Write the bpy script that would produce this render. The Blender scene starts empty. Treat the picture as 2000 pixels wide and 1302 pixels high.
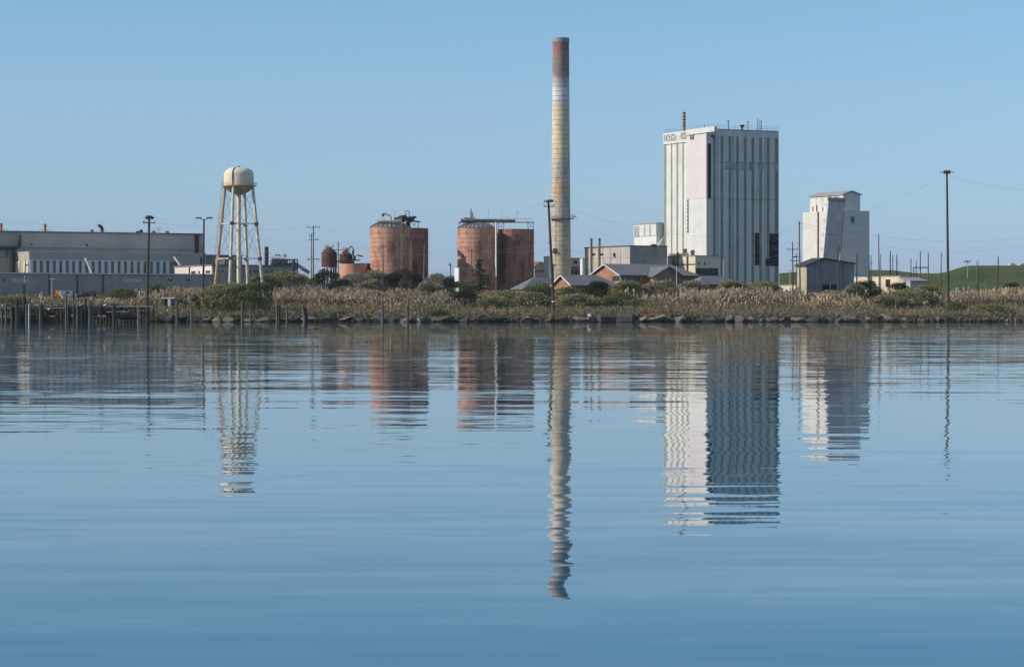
import bpy, bmesh, math, random
import numpy as np
from mathutils import Vector, Matrix, noise
rad = math.radians
F, CAMH, YH, CX = 5000.0, 2.5, 604.0, 1000.0     # focal length in photo pixels, eye height, horizon row, centre column
scene = bpy.context.scene
COL = scene.collection

def PX(px, D): return (px - CX) * D / F
def PZ(py, D): return CAMH + (YH - py) * D / F

# ------------------------------------------------------------------ ground
def smooth(a, b, t):
    t = min(1, max(0, (t - a) / (b - a))); return t * t * (3 - 2 * t)
def shore(x):
    return 500 + 2.2 * noise.noise(Vector((x * 0.045, 3.1, 0))) + 0.8 * noise.noise(Vector((x * 0.2, 7.7, 0)))
def hillamp(x, y):
    a = smooth(760, 1050, y)
    px = CX + x * F / max(y, 1)
    h = smooth(640, 900, px) * 10.5 + smooth(1380, 1660, px) * 2.6 + smooth(1830, 1900, px) * 1.9 - 1.2 * smooth(1740, 1800, px) * (1 - smooth(1830, 1890, px))
    return a * h * (1 + 0.05 * noise.noise(Vector((x * 0.02, y * 0.01, 5))))
def G(x, y):
    s = shore(x)
    t = y - s
    if t < 0: return max(-2.5, t * 0.6)
    z = 1.3 * smooth(0, 3, t) + 0.9 * smooth(3, 16, t) + 1.6 * smooth(16, 42, t) + 1.7 * smooth(42, 75, t)
    z += (0.35 * noise.noise(Vector((x * 0.05, y * 0.07, 1.3))) + 0.12 * noise.noise(Vector((x * 0.4, y * 0.4, 2.3)))) * smooth(2, 20, t)
    return z + hillamp(x, y)

# ------------------------------------------------------------------ materials
def newmat(name):
    m = bpy.data.materials.new(name); m.use_nodes = True
    nt = m.node_tree; b = nt.nodes['Principled BSDF']
    return m, nt, b
def N(nt, t, **kw):
    n = nt.nodes.new(t)
    for k, v in kw.items():
        if hasattr(n, k): setattr(n, k, v)
        else: n.inputs[k].default_value = v
    return n
def c4(c): return (c[0], c[1], c[2], 1)
def mixc(nt, fac, a, b, mode='MIX'):
    n = nt.nodes.new('ShaderNodeMix'); n.data_type = 'RGBA'; n.blend_type = mode
    for s, v in ((n.inputs[0], fac), (n.inputs[6], a), (n.inputs[7], b)):
        if isinstance(v, (int, float)): s.default_value = v
        elif isinstance(v, tuple): s.default_value = c4(v)
        else: nt.links.new(v, s)
    return n.outputs[2]
def ramp(nt, fac, stops):
    r = nt.nodes.new('ShaderNodeValToRGB'); e = r.color_ramp.elements
    while len(e) > 1: e.remove(e[-1])
    e[0].position = stops[0][0]; e[0].color = c4(stops[0][1]) if isinstance(stops[0][1], tuple) else (stops[0][1],) * 3 + (1,)
    for p, c in stops[1:]:
        k = e.new(p); k.color = c4(c) if isinstance(c, tuple) else (c, c, c, 1)
    nt.links.new(fac, r.inputs[0]); return r.outputs[0]
def noisetex(nt, scale=(1, 1, 1), detail=4, rough=.6):
    tc = nt.nodes.new('ShaderNodeTexCoord'); mp = nt.nodes.new('ShaderNodeMapping')
    mp.inputs['Scale'].default_value = scale
    nz = nt.nodes.new('ShaderNodeTexNoise'); nz.inputs['Scale'].default_value = 1
    nz.inputs['Detail'].default_value = detail; nz.inputs['Roughness'].default_value = rough
    nt.links.new(tc.outputs['Object'], mp.inputs[0]); nt.links.new(mp.outputs[0], nz.inputs['Vector'])
    return nz.outputs[0]
def mat(name, col, rough=.85, var=.12, sc=.5, stain=None, amt=.5, stsc=(.6, .6, .05), metal=0.0, patch=None, pamt=.5, psc=(.25, .25, .2), spec=.25):
    m, nt, b = newmat(name)
    n = noisetex(nt, (sc, sc, sc))
    lo = tuple(c * (1 - var * 1.6) for c in col); hi = tuple(min(.95, c * (1 + var * 1.6)) for c in col)
    out = ramp(nt, n, [(.3, lo), (.7, hi)])
    if stain:
        s = noisetex(nt, stsc, 5)
        f = ramp(nt, s, [(.5 - .25 * amt, 0.0), (.5 + .32 * (1 - amt) + .06, 1.0)])
        f2 = N(nt, 'ShaderNodeMath', operation='MULTIPLY'); nt.links.new(f, f2.inputs[0]); f2.inputs[1].default_value = min(1, amt + .2)
        out = mixc(nt, f2.outputs[0], out, stain)
    if patch:
        s = noisetex(nt, psc, 6, .7)
        f = ramp(nt, s, [(.62 - .2 * pamt, 0.0), (.68 - .2 * pamt, 1.0)])
        out = mixc(nt, f, out, patch)
    nt.links.new(out, b.inputs['Base Color'])
    b.inputs['Roughness'].default_value = rough; b.inputs['Metallic'].default_value = metal
    b.inputs['Specular IOR Level'].default_value = spec
    return m
def leafmat(name, cols, rough=.8, bigcols=None):
    m, nt, b = newmat(name)
    g = nt.nodes.new('ShaderNodeNewGeometry')
    k = len(cols)
    out = ramp(nt, g.outputs['Random Per Island'], [(i / max(1, k - 1), c) for i, c in enumerate(cols)])
    if bigcols:
        n = noisetex(nt, (.09, .09, .09), 3)
        f = ramp(nt, n, [(.42, 0.0), (.58, 1.0)])
        out2 = ramp(nt, g.outputs['Random Per Island'], [(i / max(1, len(bigcols) - 1), c) for i, c in enumerate(bigcols)])
        out = mixc(nt, f, out, out2)
    nt.links.new(out, b.inputs['Base Color']); b.inputs['Roughness'].default_value = rough
    b.inputs['Specular IOR Level'].default_value = .15
    return m
M = {}
M['white_panel'] = mat('white_panel', (.63, .61, .57), .7, .05, .3, stain=(.46, .44, .40), amt=.35, stsc=(.9, .9, .025), patch=(.54, .50, .45), pamt=.35, psc=(.5, .5, .06))
M['pink_panel'] = mat('pink_panel', (.62, .545, .525), .75, .04, .2, stain=(.56, .52, .50), amt=.25, stsc=(.3, .3, .03))
M['olive_stripe'] = mat('olive_stripe', (.235, .25, .185), .75, .12, .3, stain=(.20, .22, .18), amt=.3)
M['stain_shadow_panel'] = mat('stain_shadow_panel', (.36, .37, .35), .75, .15, .4, stain=(.2, .21, .2), amt=.4)  # weathered grey; also colours the painted shadow on the hopper house
M['hall_grey'] = mat('hall_grey', (.39, .34, .29), .85, .08, .15, stain=(.27, .255, .235), amt=.3, stsc=(.35, .35, .04))
M['tan_band'] = mat('tan_band', (.38, .335, .295), .85, .06, .2, stain=(.30, .27, .25), amt=.2)
M['pale_pilaster'] = mat('pale_pilaster', (.60, .61, .58), .8, .08, .5)
M['dark_glazing'] = mat('dark_glazing', (.16, .17, .155), .5, .15, .4)
M['annex_grey'] = mat('annex_grey', (.35, .31, .285), .8, .07, .2, stain=(.22, .205, .195), amt=.3)
M['light_trim'] = mat('light_trim', (.58, .56, .54), .7, .06)
M['pale_blue_panel'] = mat('pale_blue_panel', (.42, .42, .41), .6, .1)
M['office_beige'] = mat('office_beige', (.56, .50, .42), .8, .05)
M['window_dark'] = mat('window_dark', (.035, .045, .06), .25, .2, 1.5, spec=.5)
M['black_hole'] = mat('black_hole', (.018, .02, .024), .9, .3, 1)
M['rust_dark'] = mat('rust_dark', (.10, .05, .038), .9, .25, .8, stain=(.05, .035, .035), amt=.5)
M['rust_orange'] = mat('rust_orange', (.42, .19, .09), .85, .2, .8, stain=(.25, .09, .05), amt=.4)
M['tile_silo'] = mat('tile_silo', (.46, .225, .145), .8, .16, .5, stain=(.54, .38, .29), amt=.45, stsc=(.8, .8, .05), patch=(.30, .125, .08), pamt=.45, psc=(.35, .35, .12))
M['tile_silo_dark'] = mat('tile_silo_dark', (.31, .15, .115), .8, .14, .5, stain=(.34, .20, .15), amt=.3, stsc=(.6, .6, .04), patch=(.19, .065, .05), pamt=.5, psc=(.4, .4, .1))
M['dome_grey'] = mat('dome_grey', (.21, .205, .19), .7, .2, .7, stain=(.12, .11, .10), amt=.4)
M['dome_rib'] = mat('dome_rib', (.09, .085, .08), .8, .2)
M['steel_dark'] = mat('steel_dark', (.055, .055, .058), .8, .3, 2)
M['steel_grey'] = mat('steel_grey', (.22, .22, .22), .7, .2, 2)
M['rail_grey'] = mat('rail_grey', (.16, .17, .18), .7, .2, 2)
M['bright_deck'] = mat('bright_deck', (.62, .55, .44), .7, .1, 1)
M['brown_gear'] = mat('brown_gear', (.18, .12, .10), .85, .3, 1)
M['tower_cream'] = mat('tower_cream', (.68, .585, .43), .6, .05, .5, stain=(.58, .45, .28), amt=.2)
M['tower_rust'] = mat('tower_rust', (.50, .30, .17), .8, .2, .8, stain=(.62, .52, .38), amt=.4, stsc=(.6, .6, .3))
M['bowl'] = mat('bowl', (.56, .41, .27), .7, .1, .8, stain=(.34, .19, .11), amt=.5, stsc=(1, 1, .4))
M['leg_cream'] = mat('leg_cream', (.62, .55, .43), .7, .1, .5, stain=(.42, .25, .15), amt=.3, stsc=(.6, .6, .3))
M['rust_red_steel'] = mat('rust_red_steel', (.36, .15, .08), .8, .2, 1)
M['ladder_red'] = mat('ladder_red', (.22, .11, .11), .8, .2, 1)
M['rod'] = mat('rod', (.13, .125, .12), .7, .2)
M['pole_wood'] = mat('pole_wood', (.055, .048, .042), .9, .25, 1.0, stain=(.09, .08, .07), amt=.3)
M['pole_pale'] = mat('pole_pale', (.20, .18, .155), .9, .2, 1.0)
M['pole_brown'] = mat('pole_brown', (.135, .10, .08), .9, .2, 1.0)
M['pole_white'] = mat('pole_white', (.42, .42, .40), .7, .1, 1.0)
M['pile_grey'] = mat('pile_grey', (.12, .108, .092), .9, .25, 1.5, stain=(.05, .048, .04), amt=.5, stsc=(3, 3, .5))
M['pile_dark'] = mat('pile_dark', (.028, .030, .026), .9, .35, 2, stain=(.05, .06, .035), amt=.4, stsc=(2, 2, 1))
M['timber_pale'] = mat('timber_pale', (.36, .34, .31), .9, .2, 1.5)
M['timber_dark'] = mat('timber_dark', (.028, .024, .02), .95, .4, 1.2, stain=(.08, .07, .055), amt=.3, stsc=(1, 1, 2))
M['nest'] = mat('nest', (.115, .09, .07), .95, .4, 3)
M['insulator'] = mat('insulator', (.10, .085, .08), .4, .1, 3)
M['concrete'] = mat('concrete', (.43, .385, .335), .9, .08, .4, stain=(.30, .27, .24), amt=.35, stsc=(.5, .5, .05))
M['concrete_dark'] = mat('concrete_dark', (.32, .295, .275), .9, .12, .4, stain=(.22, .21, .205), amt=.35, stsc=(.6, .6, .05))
M['cream_wall'] = mat('cream_wall', (.60, .54, .42), .85, .08, .4, stain=(.42, .33, .24), amt=.35, stsc=(.7, .7, .12))
M['white_wall'] = mat('white_wall', (.66, .65, .61), .8, .05, .4)
M['right_tower'] = mat('right_tower', (.60, .57, .51), .85, .04, .3, stain=(.56, .52, .46), amt=.3, stsc=(.5, .5, .04))
M['grey_roof'] = mat('grey_roof', (.15, .15, .155), .85, .1, .6)
M['roof_pale'] = mat('roof_pale', (.30, .30, .29), .8, .08, .5)
M['brick'] = mat('brick', (.33, .165, .10), .9, .15, .8, stain=(.24, .12, .08), amt=.3, stsc=(1, 1, 2))
M['corrugated'] = mat('corrugated', (.56, .50, .49), .7, .1, .6, stain=(.62, .57, .55), amt=.3)
M['shed_dark'] = mat('shed_dark', (.22, .21, .20), .9, .2, .5, stain=(.38, .37, .36), amt=.35, stsc=(.8, .8, .04))
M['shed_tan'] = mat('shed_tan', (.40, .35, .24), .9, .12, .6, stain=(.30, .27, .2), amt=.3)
M['beige_low'] = mat('beige_low', (.60, .49, .36), .85, .1, .5, stain=(.66, .60, .5), amt=.3, stsc=(.5, .5, .5))
M['pink_tank'] = mat('pink_tank', (.50, .22, .13), .85, .15, .6, stain=(.58, .36, .29), amt=.5, stsc=(.5, .5, .1))
M['rock'] = mat('rock', (.085, .073, .058), .9, .35, .9, stain=(.03, .027, .022), amt=.4, stsc=(.6, .6, .9))
M['rock_light'] = mat('rock_light', (.19, .16, .12), .9, .25, .9, stain=(.07, .06, .047), amt=.4, stsc=(.6, .6, .9))
M['rock_rust'] = mat('rock_rust', (.25, .10, .06), .9, .3, 1.2, stain=(.14, .07, .05), amt=.4, stsc=(1, 1, 1))
M['gull'] = mat('gull', (.75, .75, .74), .7, .04)
M['orange_paint'] = mat('orange_paint', (.65, .28, .04), .6, .1)
M['black_paint'] = mat('black_paint', (.018, .02, .028), .35, .2)
M['tyre'] = mat('tyre', (.02, .02, .02), .9, .2)
M['red_paint'] = mat('red_paint', (.40, .06, .05), .5, .1)
M['wire'] = mat('wire', (.16, .16, .17), .7, .1)
M['graffiti'] = mat('graffiti', (.10, .11, .14), .8, .3, 2)
M['green_patch'] = mat('green_patch', (.18, .30, .26), .8, .1)
M['far_white'] = mat('far_white', (.6, .6, .6), .8, .05)

def chimney_mat():
    m, nt, b = newmat('chimney_shell')
    tc = nt.nodes.new('ShaderNodeTexCoord'); sp = nt.nodes.new('ShaderNodeSeparateXYZ')
    nt.links.new(tc.outputs['Object'], sp.inputs[0])
    nz = noisetex(nt, (.7, .7, .4), 6, .7)
    a = N(nt, 'ShaderNodeMath', operation='MULTIPLY_ADD'); nt.links.new(nz, a.inputs[0]); a.inputs[1].default_value = 7.0
    nt.links.new(sp.outputs[2], a.inputs[2])
    d = N(nt, 'ShaderNodeMath', operation='DIVIDE'); nt.links.new(a.outputs[0], d.inputs[0]); d.inputs[1].default_value = 70.0
    H = 66.8
    def p(py): return (PZ(py, 660) - 5.5 + 3.5) / 70.0
    cream = (.70, .56, .36)
    base = ramp(nt, d.outputs[0], [(0, (.50, .42, .30)), (p(515), (.56, .46, .30)), (p(500), (.58, .44, .26)), (p(488), (.50, .43, .33)), (p(380), (.50, .43, .33)),
        (p(368), (.56, .38, .20)), (p(360), (.52, .45, .34)), (p(330), (.50, .46, .37)), (p(300), cream), (p(202), (.66, .56, .39)), (p(197), (.62, .61, .60)), (p(176), (.66, .65, .64)), (p(165), (.48, .45, .42)),
        (p(154), (.38, .35, .33)), (p(146), (.22, .165, .15)), (p(120), (.25, .18, .165)), (p(100), (.30, .155, .13)), (p(86), (.24, .14, .125)), (p(84), (.10, .10, .09)), (1, (.12, .12, .11))])
    s = noisetex(nt, (1.1, 1.1, .35), 7, .75)
    f = ramp(nt, s, [(.47, 0.0), (.62, .7)])
    zr = ramp(nt, d.outputs[0], [(p(520), 1.0), (p(330), .9), (p(240), .45), (p(200), .7), (1, .8)])
    mm = N(nt, 'ShaderNodeMath', operation='MULTIPLY'); nt.links.new(f, mm.inputs[0]); nt.links.new(zr, mm.inputs[1])
    out = mixc(nt, mm.outputs[0], base, (.24, .21, .19))
    s2 = noisetex(nt, (.55, .55, .35), 7, .78)
    f2 = ramp(nt, s2, [(.52, 0.0), (.62, .75)])
    zr2 = ramp(nt, d.outputs[0], [(p(520), 1.0), (p(350), .9), (p(280), .3), (p(210), .1), (1, 0.0)])
    m2 = N(nt, 'ShaderNodeMath', operation='MULTIPLY'); nt.links.new(f2, m2.inputs[0]); nt.links.new(zr2, m2.inputs[1])
    out = mixc(nt, m2.outputs[0], out, (.46, .24, .10))
    nt.links.new(out, b.inputs['Base Color']); b.inputs['Roughness'].default_value = .85
    b.inputs['Specular IOR Level'].default_value = .2
    return m
M['chimney'] = chimney_mat()
M['steel_band'] = mat('steel_band', (.36, .30, .23), .85, .5, 1.2, stain=(.15, .11, .09), amt=.4, stsc=(1, 1, 1))
M['bush_dark'] = leafmat('bush_dark', [(.016, .026, .012), (.026, .040, .017), (.034, .052, .021)])
M['bush_green'] = leafmat('bush_green', [(.095, .11, .042), (.125, .142, .055), (.15, .165, .066)])
M['bush_olive'] = leafmat('bush_olive', [(.20, .178, .092), (.245, .222, .112), (.285, .258, .135)], bigcols=[(.16, .162, .072), (.205, .203, .088), (.24, .232, .104)])
M['bush_grey'] = leafmat('bush_grey', [(.21, .17, .13), (.27, .225, .17), (.32, .27, .20)], bigcols=[(.18, .17, .105), (.235, .22, .135), (.28, .26, .16)])
M['reed'] = leafmat('reed', [(.36, .265, .165), (.56, .43, .28), (.74, .60, .43), (.44, .33, .20)], bigcols=[(.24, .17, .105), (.42, .31, .20), (.60, .48, .34), (.32, .235, .14)])
M['reed_stalk'] = leafmat('reed_stalk', [(.24, .165, .105), (.32, .23, .145), (.25, .18, .11), (.12, .095, .06)], bigcols=[(.16, .12, .075), (.22, .165, .10), (.14, .13, .07), (.08, .065, .045)])
M['bank_grass'] = leafmat('bank_grass', [(.30, .235, .125), (.38, .30, .17), (.22, .185, .095)], bigcols=[(.13, .15, .055), (.18, .195, .075), (.26, .235, .12)])
M['under'] = leafmat('under', [(.21, .15, .10), (.28, .205, .135), (.12, .09, .06)], bigcols=[(.13, .125, .065), (.17, .155, .085), (.22, .17, .11)])
M['spruce'] = leafmat('spruce', [(.040, .040, .028), (.06, .058, .040), (.075, .068, .05)])
M['bark'] = mat('bark', (.07, .055, .045), .95, .25, 2)

# ------------------------------------------------------------------ mesh helpers
class MB:
    def __init__(s): s.v = []; s.f = []
    def quad(s, a, b, c, d):
        k = len(s.v); s.v += [tuple(a), tuple(b), tuple(c), tuple(d)]; s.f.append((k, k + 1, k + 2, k + 3))
    def prism(s, pts, z0, z1, cap=True):
        k = len(s.v); n = len(pts)
        z0s = z0 if isinstance(z0, (list, tuple)) else [z0] * n; z1s = z1 if isinstance(z1, (list, tuple)) else [z1] * n
        s.v += [(p[0], p[1], z) for p, z in zip(pts, z0s)] + [(p[0], p[1], z) for p, z in zip(pts, z1s)]
        for i in range(n):
            j = (i + 1) % n; s.f.append((k + i, k + j, k + n + j, k + n + i))
        if cap: s.f.append(tuple(k + i for i in range(n))[::-1]); s.f.append(tuple(k + n + i for i in range(n)))
    def box(s, c, d, rz=0.0):
        co, si = math.cos(rz), math.sin(rz); x, y, z = c; a, b, h = d[0] / 2, d[1] / 2, d[2] / 2
        s.prism([(x + co * p - si * q, y + si * p + co * q) for p, q in ((-a, -b), (a, -b), (a, b), (-a, b))], z - h, z + h)
    def beam(s, p, q, w, h=None):
        h = h or w; p = Vector(p); q = Vector(q); d = (q - p)
        if d.length < 1e-6: return
        d.normalize(); up = Vector((0, 0, 1)) if abs(d.z) < .95 else Vector((0, 1, 0))
        a = d.cross(up).normalized() * w / 2; b = a.cross(d).normalized() * h / 2
        k = len(s.v)
        for e in (p, q): s.v += [tuple(e - a - b), tuple(e + a - b), tuple(e + a + b), tuple(e - a + b)]
        s.f += [(k, k + 1, k + 5, k + 4), (k + 1, k + 2, k + 6, k + 5), (k + 2, k + 3, k + 7, k + 6), (k + 3, k, k + 4, k + 7), (k + 3, k + 2, k + 1, k), (k + 4, k + 5, k + 6, k + 7)]
    def tube(s, pts, r, n=8, cap=True):
        pts = [Vector(p) for p in pts]; rs = r if isinstance(r, (list, tuple)) else [r] * len(pts)
        k = len(s.v); prev = None
        for i, p in enumerate(pts):
            d = (pts[min(i + 1, len(pts) - 1)] - pts[max(i - 1, 0)]).normalized()
            up = Vector((0, 1, 0)) if abs(d.y) < .9 else Vector((1, 0, 0))
            a = d.cross(up).normalized(); b = d.cross(a).normalized()
            for j in range(n):
                t = 2 * math.pi * j / n; s.v.append(tuple(p + (a * math.cos(t) + b * math.sin(t)) * rs[i]))
        for i in range(len(pts) - 1):
            for j in range(n):
                j2 = (j + 1) % n; s.f.append((k + i * n + j, k + i * n + j2, k + (i + 1) * n + j2, k + (i + 1) * n + j))
        if cap:
            s.f.append(tuple(k + j for j in range(n))[::-1]); e = k + (len(pts) - 1) * n; s.f.append(tuple(e + j for j in range(n)))
    def lathe(s, c, prof, n=48):
        k = len(s.v); x, y = c[0], c[1]
        for r, z in prof:
            for j in range(n):
                t = 2 * math.pi * j / n; s.v.append((x + r * math.cos(t), y + r * math.sin(t), z))
        for i in range(len(prof) - 1):
            for j in range(n):
                j2 = (j + 1) % n; s.f.append((k + i * n + j, k + i * n + j2, k + (i + 1) * n + j2, k + (i + 1) * n + j))
        if prof[0][0] > .01: s.f.append(tuple(k + j for j in range(n))[::-1])
        e = k + (len(prof) - 1) * n
        s.f.append(tuple(e + j for j in range(n)))
    def build(s, name, m, parent=None, origin=None, smooth=False):
        o3 = Vector((0, 0, 0))
        if parent is not None:
            p = parent
            while p is not None: o3 += p.location; p = p.parent
        elif origin is not None: o3 = Vector(origin)
        me = bpy.data.meshes.new(name)
        me.from_pydata([(a - o3.x, b - o3.y, c - o3.z) for a, b, c in s.v], [], s.f)
        me.materials.append(M[m] if isinstance(m, str) else m)
        if smooth:
            me.polygons.foreach_set('use_smooth', [True] * len(me.polygons))
            try: me.set_sharp_from_angle(angle=rad(35))
            except Exception: pass
        me.update()
        o = bpy.data.objects.new(name, me); COL.objects.link(o)
        if parent is not None: o.parent = parent
        elif origin is not None: o.location = o3
        return o
def tag(o, label=None, cat=None, group=None, kind=None):
    if label: o['label'] = label
    if cat: o['category'] = cat
    if group: o['group'] = group
    if kind: o['kind'] = kind
    return o
def thing(name, label, cat, loc, group=None):
    o = bpy.data.objects.new(name, None); COL.objects.link(o); o.location = loc; o.empty_display_size = .5
    return tag(o, label, cat, group)
def npmesh(name, V, k, m, parent=None, origin=(0, 0, 0)):
    """V: (n,k,3) faces as separate islands"""
    o3 = np.array(origin, dtype=float)
    if parent is not None: o3 = np.array(parent.location, dtype=float)
    V = np.asarray(V, dtype=np.float32) - o3.astype(np.float32)
    n = V.shape[0]; me = bpy.data.meshes.new(name)
    me.vertices.add(n * k); me.vertices.foreach_set('co', V.reshape(-1))
    me.loops.add(n * k); me.loops.foreach_set('vertex_index', np.arange(n * k, dtype=np.int32))
    me.polygons.add(n); me.polygons.foreach_set('loop_start', np.arange(0, n * k, k, dtype=np.int32)); me.polygons.foreach_set('loop_total', np.full(n, k, dtype=np.int32))
    me.update(calc_edges=True); me.materials.append(M[m]); me.validate()
    o = bpy.data.objects.new(name, me); COL.objects.link(o)
    if parent is not None: o.parent = parent
    else: o.location = tuple(origin)
    return o

# ------------------------------------------------------------------ yawed buildings
YAW = rad(27)
u2 = Vector((math.cos(YAW), math.sin(YAW))); v2 = Vector((-math.sin(YAW), math.cos(YAW)))
def solve(P, d, px):
    a = (px - CX) / F
    return (a * P.y - P.x) / (d.x - a * d.y)
def at(px, D): return Vector((PX(px, D), D))
class Bld:
    def __init__(s, xl, xn, xr, D=None, near=None, tv=None):
        s.N = near if near is not None else at(xn, D); s.D = s.N.y
        s.tu = solve(s.N, u2, xr)
        s.tv = tv if tv is not None else solve(s.N, v2, xl)
        s.g = 5.0
    def z(s, py, D=None): return PZ(py, D or s.D)
    def foot(s, e=0.0):
        N_ = s.N - u2 * e - v2 * e; a, b = s.tu + 2 * e, s.tv + 2 * e
        return [N_, N_ + u2 * a, N_ + u2 * a + v2 * b, N_ + v2 * b]
    def body(s, mb, z0, z1, e=0.0): mb.prism(s.foot(e), z0, z1)
    def pan(s, mb, face, x0, x1, z0, z1, out=.08, into=.02):
        if face == 'R': d, n = u2, -v2
        else: d, n = v2, -u2
        a, b = solve(s.N, d, x0), solve(s.N, d, x1)
        p, q = s.N + d * a, s.N + d * b
        mb.prism([p - n * into, q - n * into, q + n * out, p + n * out], z0, z1)
    def P(s, face, px, z, out=0.0):
        d, n = (u2, -v2) if face == 'R' else (v2, -u2)
        p = s.N + d * solve(s.N, d, px) + n * out
        return Vector((p.x, p.y, z))
    def gable(s, mb, ez, rz, along='u', over=.5, t=.25, frac=.5):
        """two roof slabs; ridge along u or v"""
        e = over; dz = (rz - ez)
        a, b = (s.tu, s.tv)
        if along == 'u': half = b * frac; r0, r1, L = u2, v2, a; W = b
        else: half = a * frac; r0, r1, L = v2, u2, b; W = a
        for (w0, zz0, w1, zz1) in ((-e, ez - dz * e / half, half, rz), (W + e, ez - dz * e / (W - half), half, rz)):
            p0 = s.N - r0 * e + r1 * w0; p1 = s.N + r0 * (L + e) + r1 * w0; p2 = s.N + r0 * (L + e) + r1 * w1; p3 = s.N - r0 * e + r1 * w1
            k = len(mb.v); pts = [(p0, zz0), (p1, zz0), (p2, zz1), (p3, zz1)]
            mb.v += [(p.x, p.y, z) for p, z in pts] + [(p.x, p.y, z + t) for p, z in pts]
            mb.f += [(k, k + 3, k + 2, k + 1), (k + 4, k + 5, k + 6, k + 7), (k, k + 1, k + 5, k + 4), (k + 1, k + 2, k + 6, k + 5), (k + 2, k + 3, k + 7, k + 6), (k + 3, k, k + 4, k + 7)]
    def gable_walls(s, mb, z0, ez, rz, along='u', frac=.5):
        s.body(mb, z0, ez)
        if along == 'u':
            for off in (0, s.tu - .02):
                a = s.N + u2 * off; b = a + v2 * s.tv; c = a + v2 * s.tv * frac
                mb.prism([(a.x, a.y), (a.x + u2.x * .02, a.y + u2.y * .02), (c.x + u2.x * .02, c.y + u2.y * .02), (b.x + u2.x * .02, b.y + u2.y * .02), (b.x, b.y), (c.x, c.y)], ez, [ez, ez, rz, ez, ez, rz])
        else:
            for off in (0, s.tv - .02):
                a = s.N + v2 * off; b = a + u2 * s.tu; c = a + u2 * s.tu * frac
                w = v2 * .02
                mb.prism([(a.x, a.y), (c.x, c.y), (b.x, b.y), (b.x + w.x, b.y + w.y), (c.x + w.x, c.y + w.y), (a.x + w.x, a.y + w.y)], ez, [ez, rz, ez, ez, rz, ez])
    def root(s, name, label, cat, group=None):
        s.g = G(s.N.x, s.N.y) - .6
        return thing(name, label, cat, (s.N.x, s.N.y, s.g), group)

# ------------------------------------------------------------------ world, sun, camera
w = bpy.data.worlds.new('World'); scene.world = w; w.use_nodes = True
nt = w.node_tree; bg = nt.nodes['Background']
sky = nt.nodes.new('ShaderNodeTexSky'); sky.sky_type = 'NISHITA'; sky.sun_disc = False
SUN_E, ALPHA = rad(31), rad(14)
sv = Vector((-math.cos(ALPHA) * math.cos(SUN_E), -math.sin(ALPHA) * math.cos(SUN_E), math.sin(SUN_E)))
sky.sun_elevation = SUN_E; sky.sun_rotation = rad(270) - ALPHA
sky.altitude = 0; sky.air_density = 1.0; sky.dust_density = 0.25; sky.ozone_density = 2.5
tcw = nt.nodes.new('ShaderNodeTexCoord'); spw = nt.nodes.new('ShaderNodeSeparateXYZ'); nt.links.new(tcw.outputs['Generated'], spw.inputs[0])
tint = ramp(nt, spw.outputs[2], [(0.0, (.315, .415, .765)), (.021, (.33, .438, .765)), (.043, (.375, .49, .715)), (.079, (.435, .53, .695)), (.12, (.435, .57, .675)), (.20, (.44, .625, .75)), (.36, (1.0, .94, .86)), (1.0, (1.0, .94, .86))])
nt.links.new(mixc(nt, 1.0, sky.outputs[0], tint, 'MULTIPLY'), bg.inputs[0]); bg.inputs[1].default_value = 0.15
sl = bpy.data.lights.new('sun', 'SUN'); sl.energy = 3.4; sl.angle = rad(.53); sl.color = (1, .93, .83)
so = bpy.data.objects.new('sun', sl); COL.objects.link(so); so.rotation_euler = sv.to_track_quat('Z', 'Y').to_euler(); so.location = (-200, 300, 200)
cam = bpy.data.cameras.new('camera'); co = bpy.data.objects.new('camera', cam); COL.objects.link(co)
co.location = (0, 0, CAMH); co.rotation_euler = (rad(90), 0, 0)
cam.sensor_width = 36; cam.lens = F / 2000 * 36; cam.shift_y = -(651 - YH) / 2000; cam.clip_end = 12000; cam.clip_start = .5
scene.camera = co
scene.view_settings.view_transform = 'Standard'; scene.view_settings.look = 'None'; scene.view_settings.exposure = 0.3; scene.view_settings.gamma = 1
scene.cycles.use_denoising = True
scene.cycles.max_bounces = 5

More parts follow.
